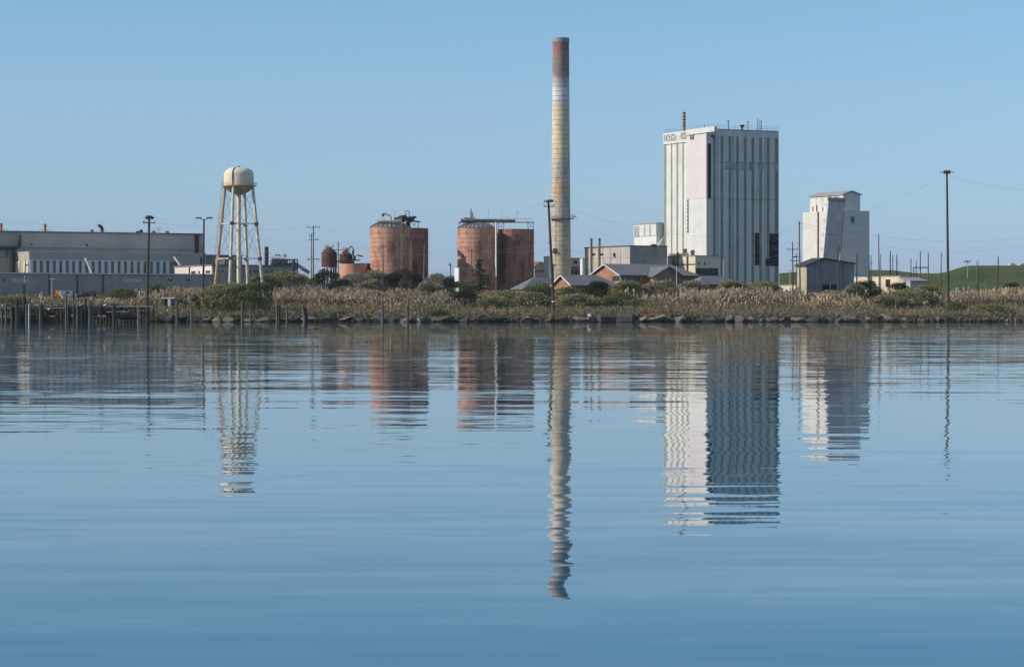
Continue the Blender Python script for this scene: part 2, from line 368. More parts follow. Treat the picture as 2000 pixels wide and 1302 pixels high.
# ------------------------------------------------------------------ water
def water_mat():
    m, nt, b = newmat('water')
    tc = nt.nodes.new('ShaderNodeTexCoord')
    def nz(scale, detail, off=0.0, rough=.5):
        mp = nt.nodes.new('ShaderNodeMapping'); mp.inputs['Scale'].default_value = scale; mp.inputs['Location'].default_value = (off, off * 1.7, off * .3)
        mp.inputs['Rotation'].default_value = (0, 0, rad(4 * math.sin(off + 1)))
        n = nt.nodes.new('ShaderNodeTexNoise'); n.inputs['Scale'].default_value = 1; n.inputs['Detail'].default_value = detail; n.inputs['Roughness'].default_value = rough
        nt.links.new(tc.outputs['Object'], mp.inputs[0]); nt.links.new(mp.outputs[0], n.inputs['Vector'])
        s = N(nt, 'ShaderNodeVectorMath', operation='SUBTRACT'); nt.links.new(n.outputs['Color'], s.inputs[0]); s.inputs[1].default_value = (.5, .5, .5)
        return s.outputs[0], n.outputs[0]
    def scale(v, f):
        s = N(nt, 'ShaderNodeVectorMath', operation='SCALE'); nt.links.new(v, s.inputs[0])
        if isinstance(f, float): s.inputs['Scale'].default_value = f
        else: nt.links.new(f, s.inputs['Scale'])
        return s.outputs[0]
    def mulv(v, t):
        s = N(nt, 'ShaderNodeVectorMath', operation='MULTIPLY'); nt.links.new(v, s.inputs[0]); s.inputs[1].default_value = t; return s.outputs[0]
    def add(a, c):
        s = N(nt, 'ShaderNodeVectorMath', operation='ADD'); nt.links.new(a, s.inputs[0]); nt.links.new(c, s.inputs[1]); return s.outputs[0]
    sw, _ = nz((.05, .22, 1), 2, 1.0)
    rip, _ = nz((.17, 1.25, 1), 4, 5.0, .58)
    mid, _ = nz((.09, .5, 1), 2, 7.0)
    fin, _ = nz((.9, 2.6, 1), 2, 9.0)
    _, patch = nz((.012, .035, 1), 3, 3.0)
    sp = nt.nodes.new('ShaderNodeSeparateXYZ'); nt.links.new(tc.outputs['Object'], sp.inputs[0])
    mr = N(nt, 'ShaderNodeMapRange'); nt.links.new(sp.outputs[1], mr.inputs[0]); mr.interpolation_type = 'SMOOTHSTEP'
    mr.inputs[1].default_value = 40; mr.inputs[2].default_value = 190; mr.inputs[3].default_value = .95; mr.inputs[4].default_value = 1.9
    nr = N(nt, 'ShaderNodeMapRange'); nt.links.new(sp.outputs[1], nr.inputs[0]); nr.inputs[1].default_value = 12; nr.inputs[2].default_value = 42; nr.inputs[3].default_value = 3.4; nr.inputs[4].default_value = 1.0
    pr = ramp(nt, patch, [(.35, .5), (.65, 1.0)])
    mm = N(nt, 'ShaderNodeMath', operation='MULTIPLY'); nt.links.new(pr, mm.inputs[0]); nt.links.new(mr.outputs[0], mm.inputs[1])
    tot = add(scale(mulv(sw, (.008, .014, 0)), nr.outputs[0]), scale(mulv(rip, (.08, .060, 0)), mm.outputs[0]))
    tot = add(tot, scale(mulv(mid, (.02, .022, 0)), mm.outputs[0]))
    tot = add(tot, scale(mulv(fin, (.05, .024, 0)), mm.outputs[0]))
    nv = N(nt, 'ShaderNodeVectorMath', operation='ADD'); nt.links.new(tot, nv.inputs[0]); nv.inputs[1].default_value = (0, 0, 1)
    z0 = N(nt, 'ShaderNodeVectorMath', operation='NORMALIZE'); nt.links.new(nv.outputs[0], z0.inputs[0])
    nt.links.new(z0.outputs[0], b.inputs['Normal'])
    b.inputs['Base Color'].default_value = (.020, .088, .132, 1); b.inputs['Roughness'].default_value = .015
    b.inputs['IOR'].default_value = 1.5; b.inputs['Specular IOR Level'].default_value = .5
    return m
M['water'] = water_mat()
mb = MB(); mb.quad((-1600, -200, 0), (1600, -200, 0), (1600, 1700, 0), (-1600, 1700, 0))
tag(mb.build('water', 'water'), 'calm blue bay water with long low ripples', 'water', kind='structure')

# ------------------------------------------------------------------ air
def air():
    m = bpy.data.materials.new('air'); m.use_nodes = True; nt = m.node_tree; nt.nodes.clear()
    o = nt.nodes.new('ShaderNodeOutputMaterial'); v = nt.nodes.new('ShaderNodeVolumePrincipled')
    v.inputs['Color'].default_value = (.92, .95, 1.0, 1); v.inputs['Density'].default_value = HAZE; v.inputs['Anisotropy'].default_value = .2
    nt.links.new(v.outputs[0], o.inputs['Volume'])
    mb = MB(); mb.prism([(-1700, -260), (1700, -260), (1700, 1800), (-1700, 1800)], -4, 118)
    tag(mb.build('haze', m), 'thin pale sea air over the bay', 'haze', kind='stuff')
HAZE = 0.00004
M['water'] = M['water']
air()
scene.cycles.volume_bounces = 0
# ------------------------------------------------------------------ terrain
def terrain():
    ys = [480, 490] + [494 + i * .8 for i in range(40)] + [527 + i * 3 for i in range(30)] + [620 + i * 15 for i in range(12)] + [800 + i * 20 for i in range(16)] + [1140 + i * 80 for i in range(7)]
    xs = [-1500, -900, -600, -400] + [-300 + i * 2.0 for i in range(301)] + [400, 600, 900, 1500]
    v = [(x, y, G(x, y)) for y in ys for x in xs]; n = len(xs)
    f = [(j * n + i, j * n + i + 1, (j + 1) * n + i + 1, (j + 1) * n + i) for j in range(len(ys) - 1) for i in range(n - 1)]
    me = bpy.data.meshes.new('ground'); me.from_pydata(v, [], f); me.polygons.foreach_set('use_smooth', [True] * len(f))
    m, nt, b = newmat('ground_cover')
    n1 = noisetex(nt, (.05, .05, .05), 6); n2 = noisetex(nt, (.6, .6, .6), 5)
    a = ramp(nt, n1, [(.35, (.11, .085, .055)), (.5, (.085, .085, .04)), (.65, (.13, .11, .06))])
    bb = ramp(nt, n2, [(.3, .6), (.7, 1.25)])
    near = mixc(nt, 1.0, a, bb, 'MULTIPLY')
    n3 = noisetex(nt, (.05, .02, .05), 8, .7)
    hill = ramp(nt, n3, [(.38, (.045, .062, .020)), (.5, (.072, .090, .030)), (.62, (.105, .105, .045))])
    tc = nt.nodes.new('ShaderNodeTexCoord'); sp = nt.nodes.new('ShaderNodeSeparateXYZ'); nt.links.new(tc.outputs['Object'], sp.inputs[0])
    mr = N(nt, 'ShaderNodeMapRange'); nt.links.new(sp.outputs[1], mr.inputs[0]); mr.inputs[1].default_value = 720; mr.inputs[2].default_value = 800
    wz = N(nt, 'ShaderNodeMapRange'); nt.links.new(sp.outputs[2], wz.inputs[0]); wz.inputs[1].default_value = .9; wz.inputs[2].default_value = 1.7
    near = mixc(nt, wz.outputs[0], (.035, .031, .026), near)
    nt.links.new(mixc(nt, mr.outputs[0], near, hill), b.inputs['Base Color']); b.inputs['Roughness'].default_value = .95
    b.inputs['Specular IOR Level'].default_value = .05
    me.materials.append(m)
    o = bpy.data.objects.new('ground', me); COL.objects.link(o)
    tag(o, 'scrubby shore and grassy hill behind the mill', 'ground', kind='structure')
terrain()

# ------------------------------------------------------------------ LEFT WAREHOUSE GROUP
Noff = at(415, 590)                       # near corner of the office block
off = Bld(341, 415, 572, near=Noff)
r = off.root('office_building', 'long grey two storey office with sunlit beige end wall beside the water tower legs', 'building')
z_top = PZ(519, 590)
mb = MB(); off.body(mb, off.g, z_top); mb.build('wall', 'concrete_dark', r)
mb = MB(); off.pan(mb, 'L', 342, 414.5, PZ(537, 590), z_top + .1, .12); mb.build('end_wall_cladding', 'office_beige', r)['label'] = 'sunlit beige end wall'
mb = MB(); off.body(mb, z_top, z_top + .3, .25); mb.build('roof', 'grey_roof', r)
for x0, x1 in ((375, 383), (388.5, 391.5), (403, 411.5)):
    mb = MB(); off.pan(mb, 'L', x0, x1, PZ(533, 590), PZ(528, 590), .2); mb.build('window', 'window_dark', r)
for x0 in (424, 432.5, 449, 458, 486, 497, 503, 520, 529, 537, 546, 556):
    mb = MB(); off.pan(mb, 'R', x0, x0 + 3.6, PZ(533, 596), PZ(528, 596), .08); mb.build('window', 'window_dark', r)
mb = MB(); p = off.P('L', 372, 0, .1); mb.beam((p.x - .15, p.y, PZ(537, 590)), (p.x - .15, p.y, z_top), .35); mb.build('drainpipe', 'rust_dark', r)
mb = MB(); p = off.P('L', 409, 0, -2.0); mb.box((p.x + .4, p.y + 1.5, z_top + .9), (1.3 * 1.1, 2, 1.1), YAW); q = mb.build('rooftop_unit', 'white_wall', r)

annex = Bld(0, 0, 0, near=Noff - u2 * 0.0, tv=10)
tL = solve(Noff, u2, -120)
Na = Noff + u2 * tL
an = Bld(0, 0, 0, near=Na, tv=16); an.tu = -tL - .05
r = an.root('warehouse_annex', 'low dark blue-grey warehouse lean-to with a white roof edge along the shore', 'building')
za = PZ(537, 590)
mb = MB(); an.body(mb, an.g, za); mb.build('wall', 'annex_grey', r)
mb = MB(); an.body(mb, za, za + .26, .35); mb.build('roof', 'light_trim', r)
for x0, x1 in ((24, 58), (240, 275)):
    mb = MB(); q = an.N + u2 * solve(an.N, u2, x0); an.pan(mb, 'R', x0, x1, PZ(551, q.y), PZ(544, q.y), .06); mb.build('shutter_panel', 'pale_blue_panel', r)
for x0 in (5.5, 329, 333.5, 363, 367.5):
    mb = MB(); q = an.N + u2 * solve(an.N, u2, x0); an.pan(mb, 'R', x0, x0 + 3, PZ(549.5, q.y), PZ(544.5, q.y), .06); mb.build('window', 'window_dark', r)
for x0 in (95, 150, 200):
    mb = MB(); an.pan(mb, 'R', x0, x0 + 1.6, an.g, za - .1, .2); mb.build('downpipe', 'steel_dark', r)

Q = at(345, 622)
Ne = Q + u2 * solve(Q, u2, 57)
ex = Bld(30, 57, 402, near=Ne)
r = ex.root('processing_hall', 'flat roofed warehouse front with a row of pale pilasters and dark bays', 'building')
def zq(py, px): return PZ(py, (ex.N + u2 * solve(ex.N, u2, px)).y)
ze1, ze2, ze0 = zq(493.5, 200), zq(510, 200), za - .5
mb = MB(); ex.body(mb, ex.g, ze1); mb.build('wall', 'tan_band', r)
mb = MB(); ex.pan(mb, 'R', 57.5, 345, ze0, ze2, .05); mb.build('bay_glazing', 'dark_glazing', r)
mb = MB(); x = 58.0
ex.pan(mb, 'R', 57.6, 64, ze0, ze2 + .02, .3)
x = 70.5
while x < 330:
    ex.pan(mb, 'R', x, x + 6.6, ze0, ze2 + .02, .3); x += 12.65
ex.pan(mb, 'R', 57.6, 334, ze2, ze2 + .18, .35)
mb.build('pilaster_row', 'pale_pilaster', r)
mb = MB(); ex.pan(mb, 'R', 57.6, 334, ze0, ze0 + 1.0, .12); mb.build('plinth', 'dark_glazing', r)
mb = MB(); ex.pan(mb, 'L', 30.5, 56.8, ze0, ze2, .03); mb.build('end_panel', 'shed_tan', r)
for x0, x1 in ((30.6, 33), (35, 40), (47.5, 50.5), (54, 56.9)): mb = MB(); ex.pan(mb, 'L', x0, x1, ze0, ze2, .25); mb.build('end_pilaster', 'cream_wall', r)
mb = MB(); ex.body(mb, ze1, ze1 + .14, .12); mb.build('roof', 'light_trim', r)
mb = MB(); ex.pan(mb, 'R', 391, 397, ze0, zq(502, 392), .08); mb.build('service_door', 'window_dark', r)

Nh0 = ex.N + v2 * ex.tv
Nh = Nh0 + u2 * solve(Nh0, u2, -140)
ha = Bld(0, 0, 396, near=Nh + v2 * .05, tv=45)
r = ha.root('warehouse_hall', 'long tall grey windowless warehouse with roof stacks on the west shore', 'building')
zh = PZ(456, (ha.N + u2 * solve(ha.N, u2, 200)).y)
mb = MB(); ha.body(mb, ha.g, zh); mb.build('wall', 'hall_grey', r)
mb = MB(); ha.body(mb, zh, zh + .35, .3); mb.build('roof', 'grey_roof', r)
zj = zh - 3.6
mb = MB(); ha.pan(mb, 'R', -139, 395, zj - .09, zj, .09); ha.pan(mb, 'R', -139, 395, zj - 4.3, zj - 4.2, .09)
for k in range(48): ha.pan(mb, 'R', -120 + k * 11, -119.4 + k * 11, zj - .5, zj, .14)
mb.build('wall_girt', 'steel_grey', r)
mb = MB(); ha.pan(mb, 'R', 380, 388, ha.g, zh + .1, .14); mb.build('rust_strip', 'rust_dark', r)
for q0 in (60.5, 168.6): mb = MB(); ha.pan(mb, 'R', q0, q0 + 2.6, zh - 3.1, zh - 2.65, .12); mb.build('wall_vent', 'black_hole', r)
mb = MB(); p0 = ha.P('R', -10, PZ(485.5, 620), 1.0); p1 = ha.P('R', 28, PZ(485.5, 620), 1.0); p2 = ha.P('R', 36, PZ(482, 620), 1.0); p3 = ha.P('R', 36, PZ(459, 620), 1.0)
mb.tube([p0, p1, p2, p3], .42, 10)
mb.tube([ha.P('R', 24, PZ(486, 620), 1.0), ha.P('R', 24, ha.g, 1.0)], .3, 8); mb.tube([ha.P('R', 11, PZ(486, 620), 1.0), ha.P('R', 11, PZ(500, 620), 1.0)], .2, 8)
mb.build('duct', 'steel_dark', r, smooth=True)
mb = MB(); ha.pan(mb, 'R', -10, 27, PZ(535, 620), PZ(488, 620), .15); mb.build('lower_cladding', 'hall_grey', r)
mb = MB(); ha.pan(mb, 'R', -10, 27, PZ(502.6, 620), PZ(502, 620), .2); mb.build('wall_rail', 'steel_dark', r)
def roofpt(px, back=3.0):
    p = ha.P('R', px, zh + .35, -back); return p
for i, (px, h, rr) in enumerate(((9, 1.9, .28), (95, 1.9, .28), (187, .7, .34))):
    p = roofpt(px); 
    nm = ['rusty vent stack at the far left end of the grey warehouse roof', 'rusty vent stack midway along the grey warehouse roof', 'short rusty vent stub beside the hooked duct on the warehouse roof'][i]
    t = thing('vent_stack', nm, 'vent', p, 'stacks on the warehouse roof')
    mb = MB(); mb.lathe((p.x, p.y), [(rr, p.z - .4), (rr, p.z + h * .55), (rr * 1.35, p.z + h * .6), (rr * 1.35, p.z + h * .9), (rr * .9, p.z + h)], 14); mb.build('pipe', 'rust_orange', t, smooth=True)
    if h > 1:
        mb = MB()
        for dx in (-1.3, -.5, .5, 1.3): mb.beam((p.x + dx, p.y, p.z), (p.x + dx, p.y, p.z + .55), .07)
        mb.beam((p.x - 1.4, p.y, p.z + .52), (p.x + 1.4, p.y, p.z + .52), .07); mb.build('railing', 'brown_gear', t)
p = roofpt(207); t = thing('hooked_duct', 'dark rusty gooseneck duct curving over the warehouse roof', 'duct', p)
mb = MB(); mb.tube([(p.x, p.y, p.z - .2), (p.x, p.y, p.z + .7), (p.x - .15, p.y, p.z + 1.2), (p.x - .5, p.y, p.z + 1.6), (p.x - 1.0, p.y, p.z + 1.75)], [.42, .42, .42, .4, .38], 12); mb.build('elbow', 'rust_dark', t, smooth=True)
mb = MB(); mb.lathe((p.x, p.y), [(.6, p.z - .1), (.6, p.z + .15), (.45, p.z + .2)], 12); mb.build('collar', 'rust_orange', t)
random.seed(5)
for px, lab in ((283, 'dark lump of rusted fans on the warehouse roof beside the nest pole'), ):
    p = roofpt(px); t = thing('roof_fan', lab, 'fan', p)
    mb = MB(); mb.lathe((p.x, p.y), [(.5, p.z - .1), (.55, p.z + .3), (.35, p.z + .75), (.1, p.z + .9)], 10); mb.build('cowl', 'rust_dark', t)
    mb = MB(); mb.box((p.x - .8, p.y, p.z + .2), (.8, .8, .5), .3); mb.build('motor_box', 'steel_dark', t)
for px, lab in ((308, 'small square roof hatch left of the spindly aerial on the warehouse'), (334.5, 'small square roof hatch right of the spindly aerial on the warehouse')):
    p = roofpt(px); t = MB(); t.box((p.x, p.y, p.z + .2), (.6, .8, .55), YAW); t.prism([(p.x - .45, p.y - .5), (p.x + .45, p.y - .5), (p.x + .45, p.y + .5), (p.x - .45, p.y + .5)], p.z + .48, p.z + .56)
    tag(t.build('roof_hatch', 'brown_gear', origin=p), lab, 'hatch', 'hatches on the warehouse roof')
p = roofpt(318); t = thing('roof_aerial', 'spindly tangled aerial frame on the warehouse roof', 'aerial', p)
mb = MB(); mb.tube([p, p + Vector((0, 0, 1.5))], .05, 6); mb.build('mast', 'steel_grey', t)
mb = MB()
for k in range(14):
    a = random.uniform(-1, 1); mb.beam((p.x + a * .8, p.y, p.z + random.uniform(.4, 1.5)), (p.x + a * .8 + random.uniform(-.6, .6), p.y, p.z + random.uniform(.7, 1.6)), .05)
mb.build('aerial_arm', 'steel_grey', t)
# leaning pale chutes on the annex roof
for (x0, y0, x1, y1, D0, lab) in ((166.5, 504, 180, 535, 592, 'pale leaning plank propped in front of the pilaster row'), (340, 502, 352, 518, 612, 'pale leaning plank above the beige office end wall')):
    a = Vector((PX(x0, D0), D0, PZ(y0, D0))); b_ = Vector((PX(x1, D0 - 3), D0 - 3, PZ(y1, D0 - 3)))
    mb = MB(); mb.beam(a, b_, .30, .22); mb.beam(a + Vector((0, .3, .1)), a + Vector((0, .3, -.3)), .5, .2)
    tag(mb.build('leaning_plank', 'cream_wall', origin=b_), lab, 'plank', 'pale planks leaning on the warehouse')
bx = Bld(390, 396.5, 473, D=655); r = bx.root('storage_block', 'plain dark grey block between the warehouse end and the water tower', 'building')
mb = MB(); bx.body(mb, bx.g, PZ(499, 660)); mb.build('wall', 'concrete_dark', r); mb = MB(); bx.body(mb, PZ(499, 660), PZ(498, 660), .2); mb.build('roof', 'grey_roof', r)

# ------------------------------------------------------------------ WATER TOWER
def water_tower():
    D = 565; x, y = PX(466.5, D), D; g = G(x, y); s = D / F
    t = thing('water_tower', 'cream water tower with domed tank on four tall splayed legs', 'water tower', (x, y, g))
    z = lambda py: PZ(py, D)
    R = 29 * s
    prof = [(R, z(362)), (R, z(341))] + [(R * math.cos(a) ** .75, z(341) + (z(326.5) - z(341)) * math.sin(a)) for a in [rad(k) for k in (10, 20, 32, 45, 58, 70, 80, 87)]] + [(.05, z(326.5))]
    mb = MB(); mb.lathe((x, y), prof, 48); tank = mb.build('tank', 'tower_cream', t, smooth=True)
    mb = MB(); mb.lathe((x, y), [(.5, z(380.5)), (R * .35, z(379)), (R * .68, z(374.5)), (R * .9, z(368)), (R, z(362))], 48); mb.build('bowl', 'bowl', t, smooth=True)
    mb = MB(); mb.tube([(x, y, z(326.5)), (x, y, z(324.3))], .3, 10); mb.build('finial', 'rust_dark', tank)
    # rust seam ladder up the tank
    a = rad(252); mb = MB(); pts = []
    for rr, zz in prof[:8]: pts.append((x + (rr + .06) * math.cos(a), y + (rr + .06) * math.sin(a), zz))
    mb.tube(pts, .13, 6); mb.build('tank_ladder', 'rust_dark', tank)
    Rb = 34.5 * s
    mb = MB(); mb.lathe((x, y), [(R - .1, z(364)), (Rb, z(364)), (Rb, z(362.8)), (R - .1, z(362.6))], 40); bal = mb.build('balcony', 'tower_rust', t)
    mb = MB()
    for k in range(28):
        a = 2 * math.pi * k / 28; mb.beam((x + Rb * math.cos(a), y + Rb * math.sin(a), z(363)), (x + Rb * math.cos(a), y + Rb * math.sin(a), z(356.5)), .06)
        b_ = a + 2 * math.pi / 28
        for zz in (z(356.7), z(359.6)): mb.beam((x + Rb * math.cos(a), y + Rb * math.sin(a), zz), (x + Rb * math.cos(b_), y + Rb * math.sin(b_), zz), .045)
    mb.build('railing', 'tower_rust', bal)
    def lp(a, zz):
        k = (z(370) - zz) / (z(370) - z(550)); rr = (3.75 + k * 2.45) * D / 640; return Vector((x + rr * math.cos(a), y + rr * math.sin(a), zz))
    angs = [rad(q) for q in (165, 255, 345, 75)]
    for i, a in enumerate(angs):
        mb = MB(); mb.tube([lp(a, z(364.5)), lp(a, g - .4)], .33, 12)
        o = mb.build('leg', 'tower_rust' if i == 0 else 'leg_cream', t, smooth=True)
        if i == 0: o['label'] = 'rust streaked leg'
    mb = MB(); mb.tube([(x, y, z(380)), (x, y, g - .4)], .47, 16); mb.build('riser_pipe', 'tower_cream', t, smooth=True)
    for i in range(4):
        a, b_ = angs[i], angs[(i + 1) % 4]
        for py, m_ in ((437, 'leg_cream'), (505, 'leg_cream')):
            mb = MB(); mb.beam(lp(a, z(py)), lp(b_, z(py)), .2); mb.build('strut', m_, t)
        for (q0, q1) in ((372, 436), (438, 504), (506, 578)):
            mb = MB(); mb.beam(lp(a, z(q0)), lp(b_, z(q1)), .055); mb.beam(lp(b_, z(q0)), lp(a, z(q1)), .055); mb.build('tie_rod', 'rod', t)
        for py in (437, 505):
            p = lp(a, z(py)); mb = MB(); mb.box((p.x, p.y, p.z), (.75, .75, .7), a); mb.build('joint_plate', 'rust_dark' if i else 'tower_rust', t)
    a = angs[0]; mb = MB()
    o_ = Vector((-.55, -.1, 0)); z0_, z1_ = g, z(352)
    for dx in (-.22, .22):
        mb.beam(lp(a, z0_) + o_ + Vector((dx, 0, 0)), lp(a, z1_) + o_ + Vector((dx, 0, 0)), .05)
    for k in range(44):
        zz = z0_ + (z1_ - z0_) * k / 44; p = lp(a, zz) + o_; mb.beam(p + Vector((-.25, 0, 0)), p + Vector((.25, 0, 0)), .04)
    mb.build('ladder', 'ladder_red', t)
water_tower()

# ------------------------------------------------------------------ SILOS
def silo(px, hw, ytop, D, label, mname, dome=None, rim=True):
    x, y = PX(px, D), D; g = G(x, y); R = hw * D / F
    t = thing('silo', label, 'silo', (x, y, g), 'round brick tile silos')
    zt = PZ(ytop, D)
    mb = MB(); mb.lathe((x, y), [(R, g - 2), (R, zt), (R - .35, zt), (R - .35, zt - .5)], 64); mb.build('wall', mname, t, smooth=True)
    mb = MB()
    k = 0; zz = g + 1.2
    while zz < zt - .5:
        mb.lathe((x, y), [(R + .02, zz), (R + .035, zz + .03), (R + .035, zz + .07), (R + .02, zz + .1)], 64); zz += 1.25
    mb.build('hoop_band', 'tile_silo_dark', t)
    if dome:
        zd = PZ(dome, D); prof = [(R + .1, zt), (R * .93, zt + (zd - zt) * .22), (R * .75, zt + (zd - zt) * .55), (R * .5, zt + (zd - zt) * .83), (R * .25, zt + (zd - zt) * .97), (.3, zd)]
        mb = MB(); mb.lathe((x, y), prof, 48); d = mb.build('dome_roof', 'dome_grey', t, smooth=True)
        mb = MB()
        for k in range(26):
            a = 2 * math.pi * k / 26; pts = [(x + (r_ + .02) * math.cos(a), y + (r_ + .02) * math.sin(a), z_ + .05) for r_, z_ in prof]
            for p, q in zip(pts, pts[1:]): mb.beam(p, q, .13, .16)
        mb.build('dome_ribs', 'dome_rib', d)
    return t, x, y, R, zt
t1, x1, y1, R1, zt1 = silo(761.5, 38.5, 444.5, 690, 'rusty brick silo with grey ribbed dome, left of the western pair', 'tile_silo', 431.5)
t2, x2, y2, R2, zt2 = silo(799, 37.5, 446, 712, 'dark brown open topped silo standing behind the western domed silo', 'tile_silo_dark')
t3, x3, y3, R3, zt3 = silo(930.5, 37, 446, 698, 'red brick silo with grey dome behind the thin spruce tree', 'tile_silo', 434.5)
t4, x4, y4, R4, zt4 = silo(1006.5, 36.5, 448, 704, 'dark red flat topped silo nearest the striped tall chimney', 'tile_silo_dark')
def P3(px, py, D): return Vector((PX(px, D), D, PZ(py, D)))
# gear on pair 1
g1 = thing('conveyor_deck', 'bright walkway with dark machinery above the western silo pair', 'walkway', P3(776, 433, 690))
mb = MB(); mb.beam(P3(737, 430.8, 686), P3(783, 430.8, 686), .8, .28); mb.build('deck', 'bright_deck', g1)
mb = MB(); mb.beam(P3(770, 427, 690), P3(786, 427, 690), 1.4, .7); mb.build('gallery', 'brown_gear', g1)
mb = MB(); mb.beam(P3(786, 430, 692), P3(818, 433, 706), 1.0, .3); mb.beam(P3(781, 424, 690), P3(806, 428, 700), 1.2, .6)
random.seed(8)
for k in range(13):
    px = random.uniform(779, 811); mb.box(tuple(P3(px, random.uniform(423, 431), 698)), (random.uniform(.6, 1.6), 1.2, random.uniform(.4, 1.2)), random.uniform(0, 1))
for px in (737.5, 745, 776, 800, 817.5): mb.beam(P3(px, 431, 700), P3(px, 446, 700), .12)
mb.beam(P3(800, 431, 700), P3(817, 446, 700), .1); mb.beam(P3(817, 431, 700), P3(800, 446, 700), .1)
mb.beam(P3(797, 433, 700), P3(797, 446, 700), 1.2, 1.6); mb.build('machinery', 'steel_dark', g1)
mb = MB(); mb.tube([P3(763, 430, 688), P3(763, 424, 688), P3(761, 421, 688), P3(750, 416.8, 688), P3(746.5, 417, 688), P3(746, 419, 688)], .27, 10); mb.build('hooked_pipe', 'concrete', g1, smooth=True)
mb = MB(); mb.lathe((PX(748.5, 688), 688), [(.05, PZ(418, 688)), (.3, PZ(419, 688)), (.32, PZ(421.5, 688)), (.05, PZ(423.5, 688))], 10); mb.beam(P3(745.2, 418, 688), P3(745.2, 430, 688), .06); mb.beam(P3(750.4, 421, 688), P3(750.4, 430, 688), .06); mb.build('hoist', 'steel_dark', g1)
mb = MB(); mb.tube([P3(794, 424, 694), P3(792, 414, 694), P3(793, 412.2, 694), P3(797, 411.6, 694), P3(799, 413, 694), P3(799.5, 425, 694)], .1, 6); mb.build('loop_pipe', 'steel_dark', g1); mb = MB(); mb.beam(P3(771, 411, 692), P3(771, 427, 692), .06); mb.build('rod', 'steel_dark', g1)
mb = MB(); mb.tube([P3(784.3, 429, 683.5), P3(784.3, 575, 683.5)], .13, 8); mb.build('downpipe', 'pole_pale', g1)
# gear on pair 2
g2 = thing('conveyor_bridge', 'long dark conveyor bridge on trestles across the eastern silo pair', 'walkway', P3(965, 434, 700))
mb = MB(); mb.beam(P3(900, 430.5, 699), P3(1006, 431.8, 701), 1.6, .75); mb.build('conveyor_trough', 'brown_gear', g2)
mb = MB(); mb.beam(P3(907, 428.2, 698), P3(929, 428.2, 698), 1.6, .9); mb.build('drive_housing', 'concrete_dark', g2)
mb = MB(); mb.beam(P3(896, 434.4, 699), P3(1042, 434.2, 702), 1.3, .22)
for px in (896.5, 907, 955, 966, 973, 984, 1031, 1042): mb.beam(P3(px, 434, 701), P3(px, 448, 701), .13)
for a_, b_ in ((896.5, 907), (955, 966), (973, 984), (1031, 1042)):
    mb.beam(P3(a_, 435, 701), P3(b_, 447, 701), .08); mb.beam(P3(b_, 435, 701), P3(a_, 447, 701), .08)
mb.build('trestle', 'steel_dark', g2)
mb = MB()
for k in range(26): px = 900 + k * 5.6; mb.beam(P3(px, 430, 697), P3(px, 426.2, 697), .045)
mb.beam(P3(900, 426.4, 697), P3(1040, 426.6, 697), .05); mb.beam(P3(900, 428.2, 697), P3(1040, 428.4, 697), .04)
for px, yy in ((954, 413), (980, 414.5), (1009.5, 414)): mb.beam(P3(px, yy, 698), P3(px, 430, 698), .06); mb.box(tuple(P3(px, yy, 698)), (.3, .3, .16))
mb.build('handrail', 'rail_grey', g2)
mb = MB(); mb.tube([P3(920, 428, 699), P3(920, 408, 699)], [.2, .14], 8); mb.tube([P3(923.4, 428, 699), P3(923.4, 415, 699)], [.16, .12], 8); mb.build('vent_pipe', 'steel_dark', g2)
mb = MB(); mb.tube([P3(968.8, 434, 693.5), P3(968.8, 522, 693.5)], .24, 10); mb.build('elevator_leg', 'gull', g2, smooth=True)

# rusty vessels left of the silos
def vessel(px, hw, yb, ysh, ytop, D, label, mname):
    x, y = PX(px, D), D; R = hw * D / F; g = G(x, y); z = lambda q: PZ(q, D)
    t = thing('process_vessel', label, 'tank', (x, y, g), 'rusted pressure vessels')
    mb = MB(); mb.lathe((x, y), [(R * .9, z(yb)), (R, z(yb - 1)), (R, z(ysh)), (R * .93, z(ysh - 3)), (R * .55, z((ysh + ytop) / 2 - 1)), (R * .32, z(ytop + 2)), (.2, z(ytop))], 28); b_ = mb.build('shell', mname, t, smooth=True)
    mb = MB(); mb.lathe((x, y), [(R * 1.06, z(yb + 1.4)), (R * 1.06, z(yb))], 28); mb.build('skirt_ring', 'bright_deck', t)
    mb = MB()
    for k in range(6): a = k * math.pi / 3 + .3; mb.beam((x + R * .85 * math.cos(a), y + R * .85 * math.sin(a), g - .3), (x + R * .85 * math.cos(a), y + R * .85 * math.sin(a), z(yb)), .4)
    mb.build('support_legs', 'rust_dark', t)
    mb = MB(); random.seed(int(px))
    for k in range(16):
        xx = x + random.uniform(-.5, .5) * R; mb.beam((xx, y + random.uniform(-1, 1), z(ytop + 6)), (xx + random.uniform(-.3, .3), y, z(ytop - random.uniform(0, 5))), .12)
    mb.build('top_fittings', 'brown_gear', t)
    return t
vessel(643, 15.3, 522, 495, 483, 700, 'dark maroon cone topped vessel on a pale ring', 'rust_dark')
vessel(676, 13, 524, 501, 487, 715, 'blackened vessel hung with pipework behind the low pink tank', 'rust_dark')
pt = thing('pipe_rack', 'tangle of rusty pipes with a tall hairpin loop above the pink tank', 'pipework', P3(683, 520, 705))
mb = MB(); mb.tube([P3(681, 497, 702), P3(681, 486, 702), P3(685.5, 480.8, 702), P3(690.3, 486, 702), P3(690.3, 518, 702)], .22, 8); mb.build('pipe_loop', 'steel_grey', pt)
mb = MB(); mb.beam(P3(631, 488, 700), P3(668, 488, 700), .35, .2); mb.build('catwalk', 'steel_dark', pt)
mb = MB(); random.seed(11)
for k in range(34):
    a = P3(random.uniform(664, 703), random.uniform(498, 519), random.uniform(698, 704)); b_ = a + Vector((random.choice((0, random.uniform(-2, 2))), 0, random.uniform(-1.5, 1.5))); mb.beam(a, b_, random.uniform(.12, .5))
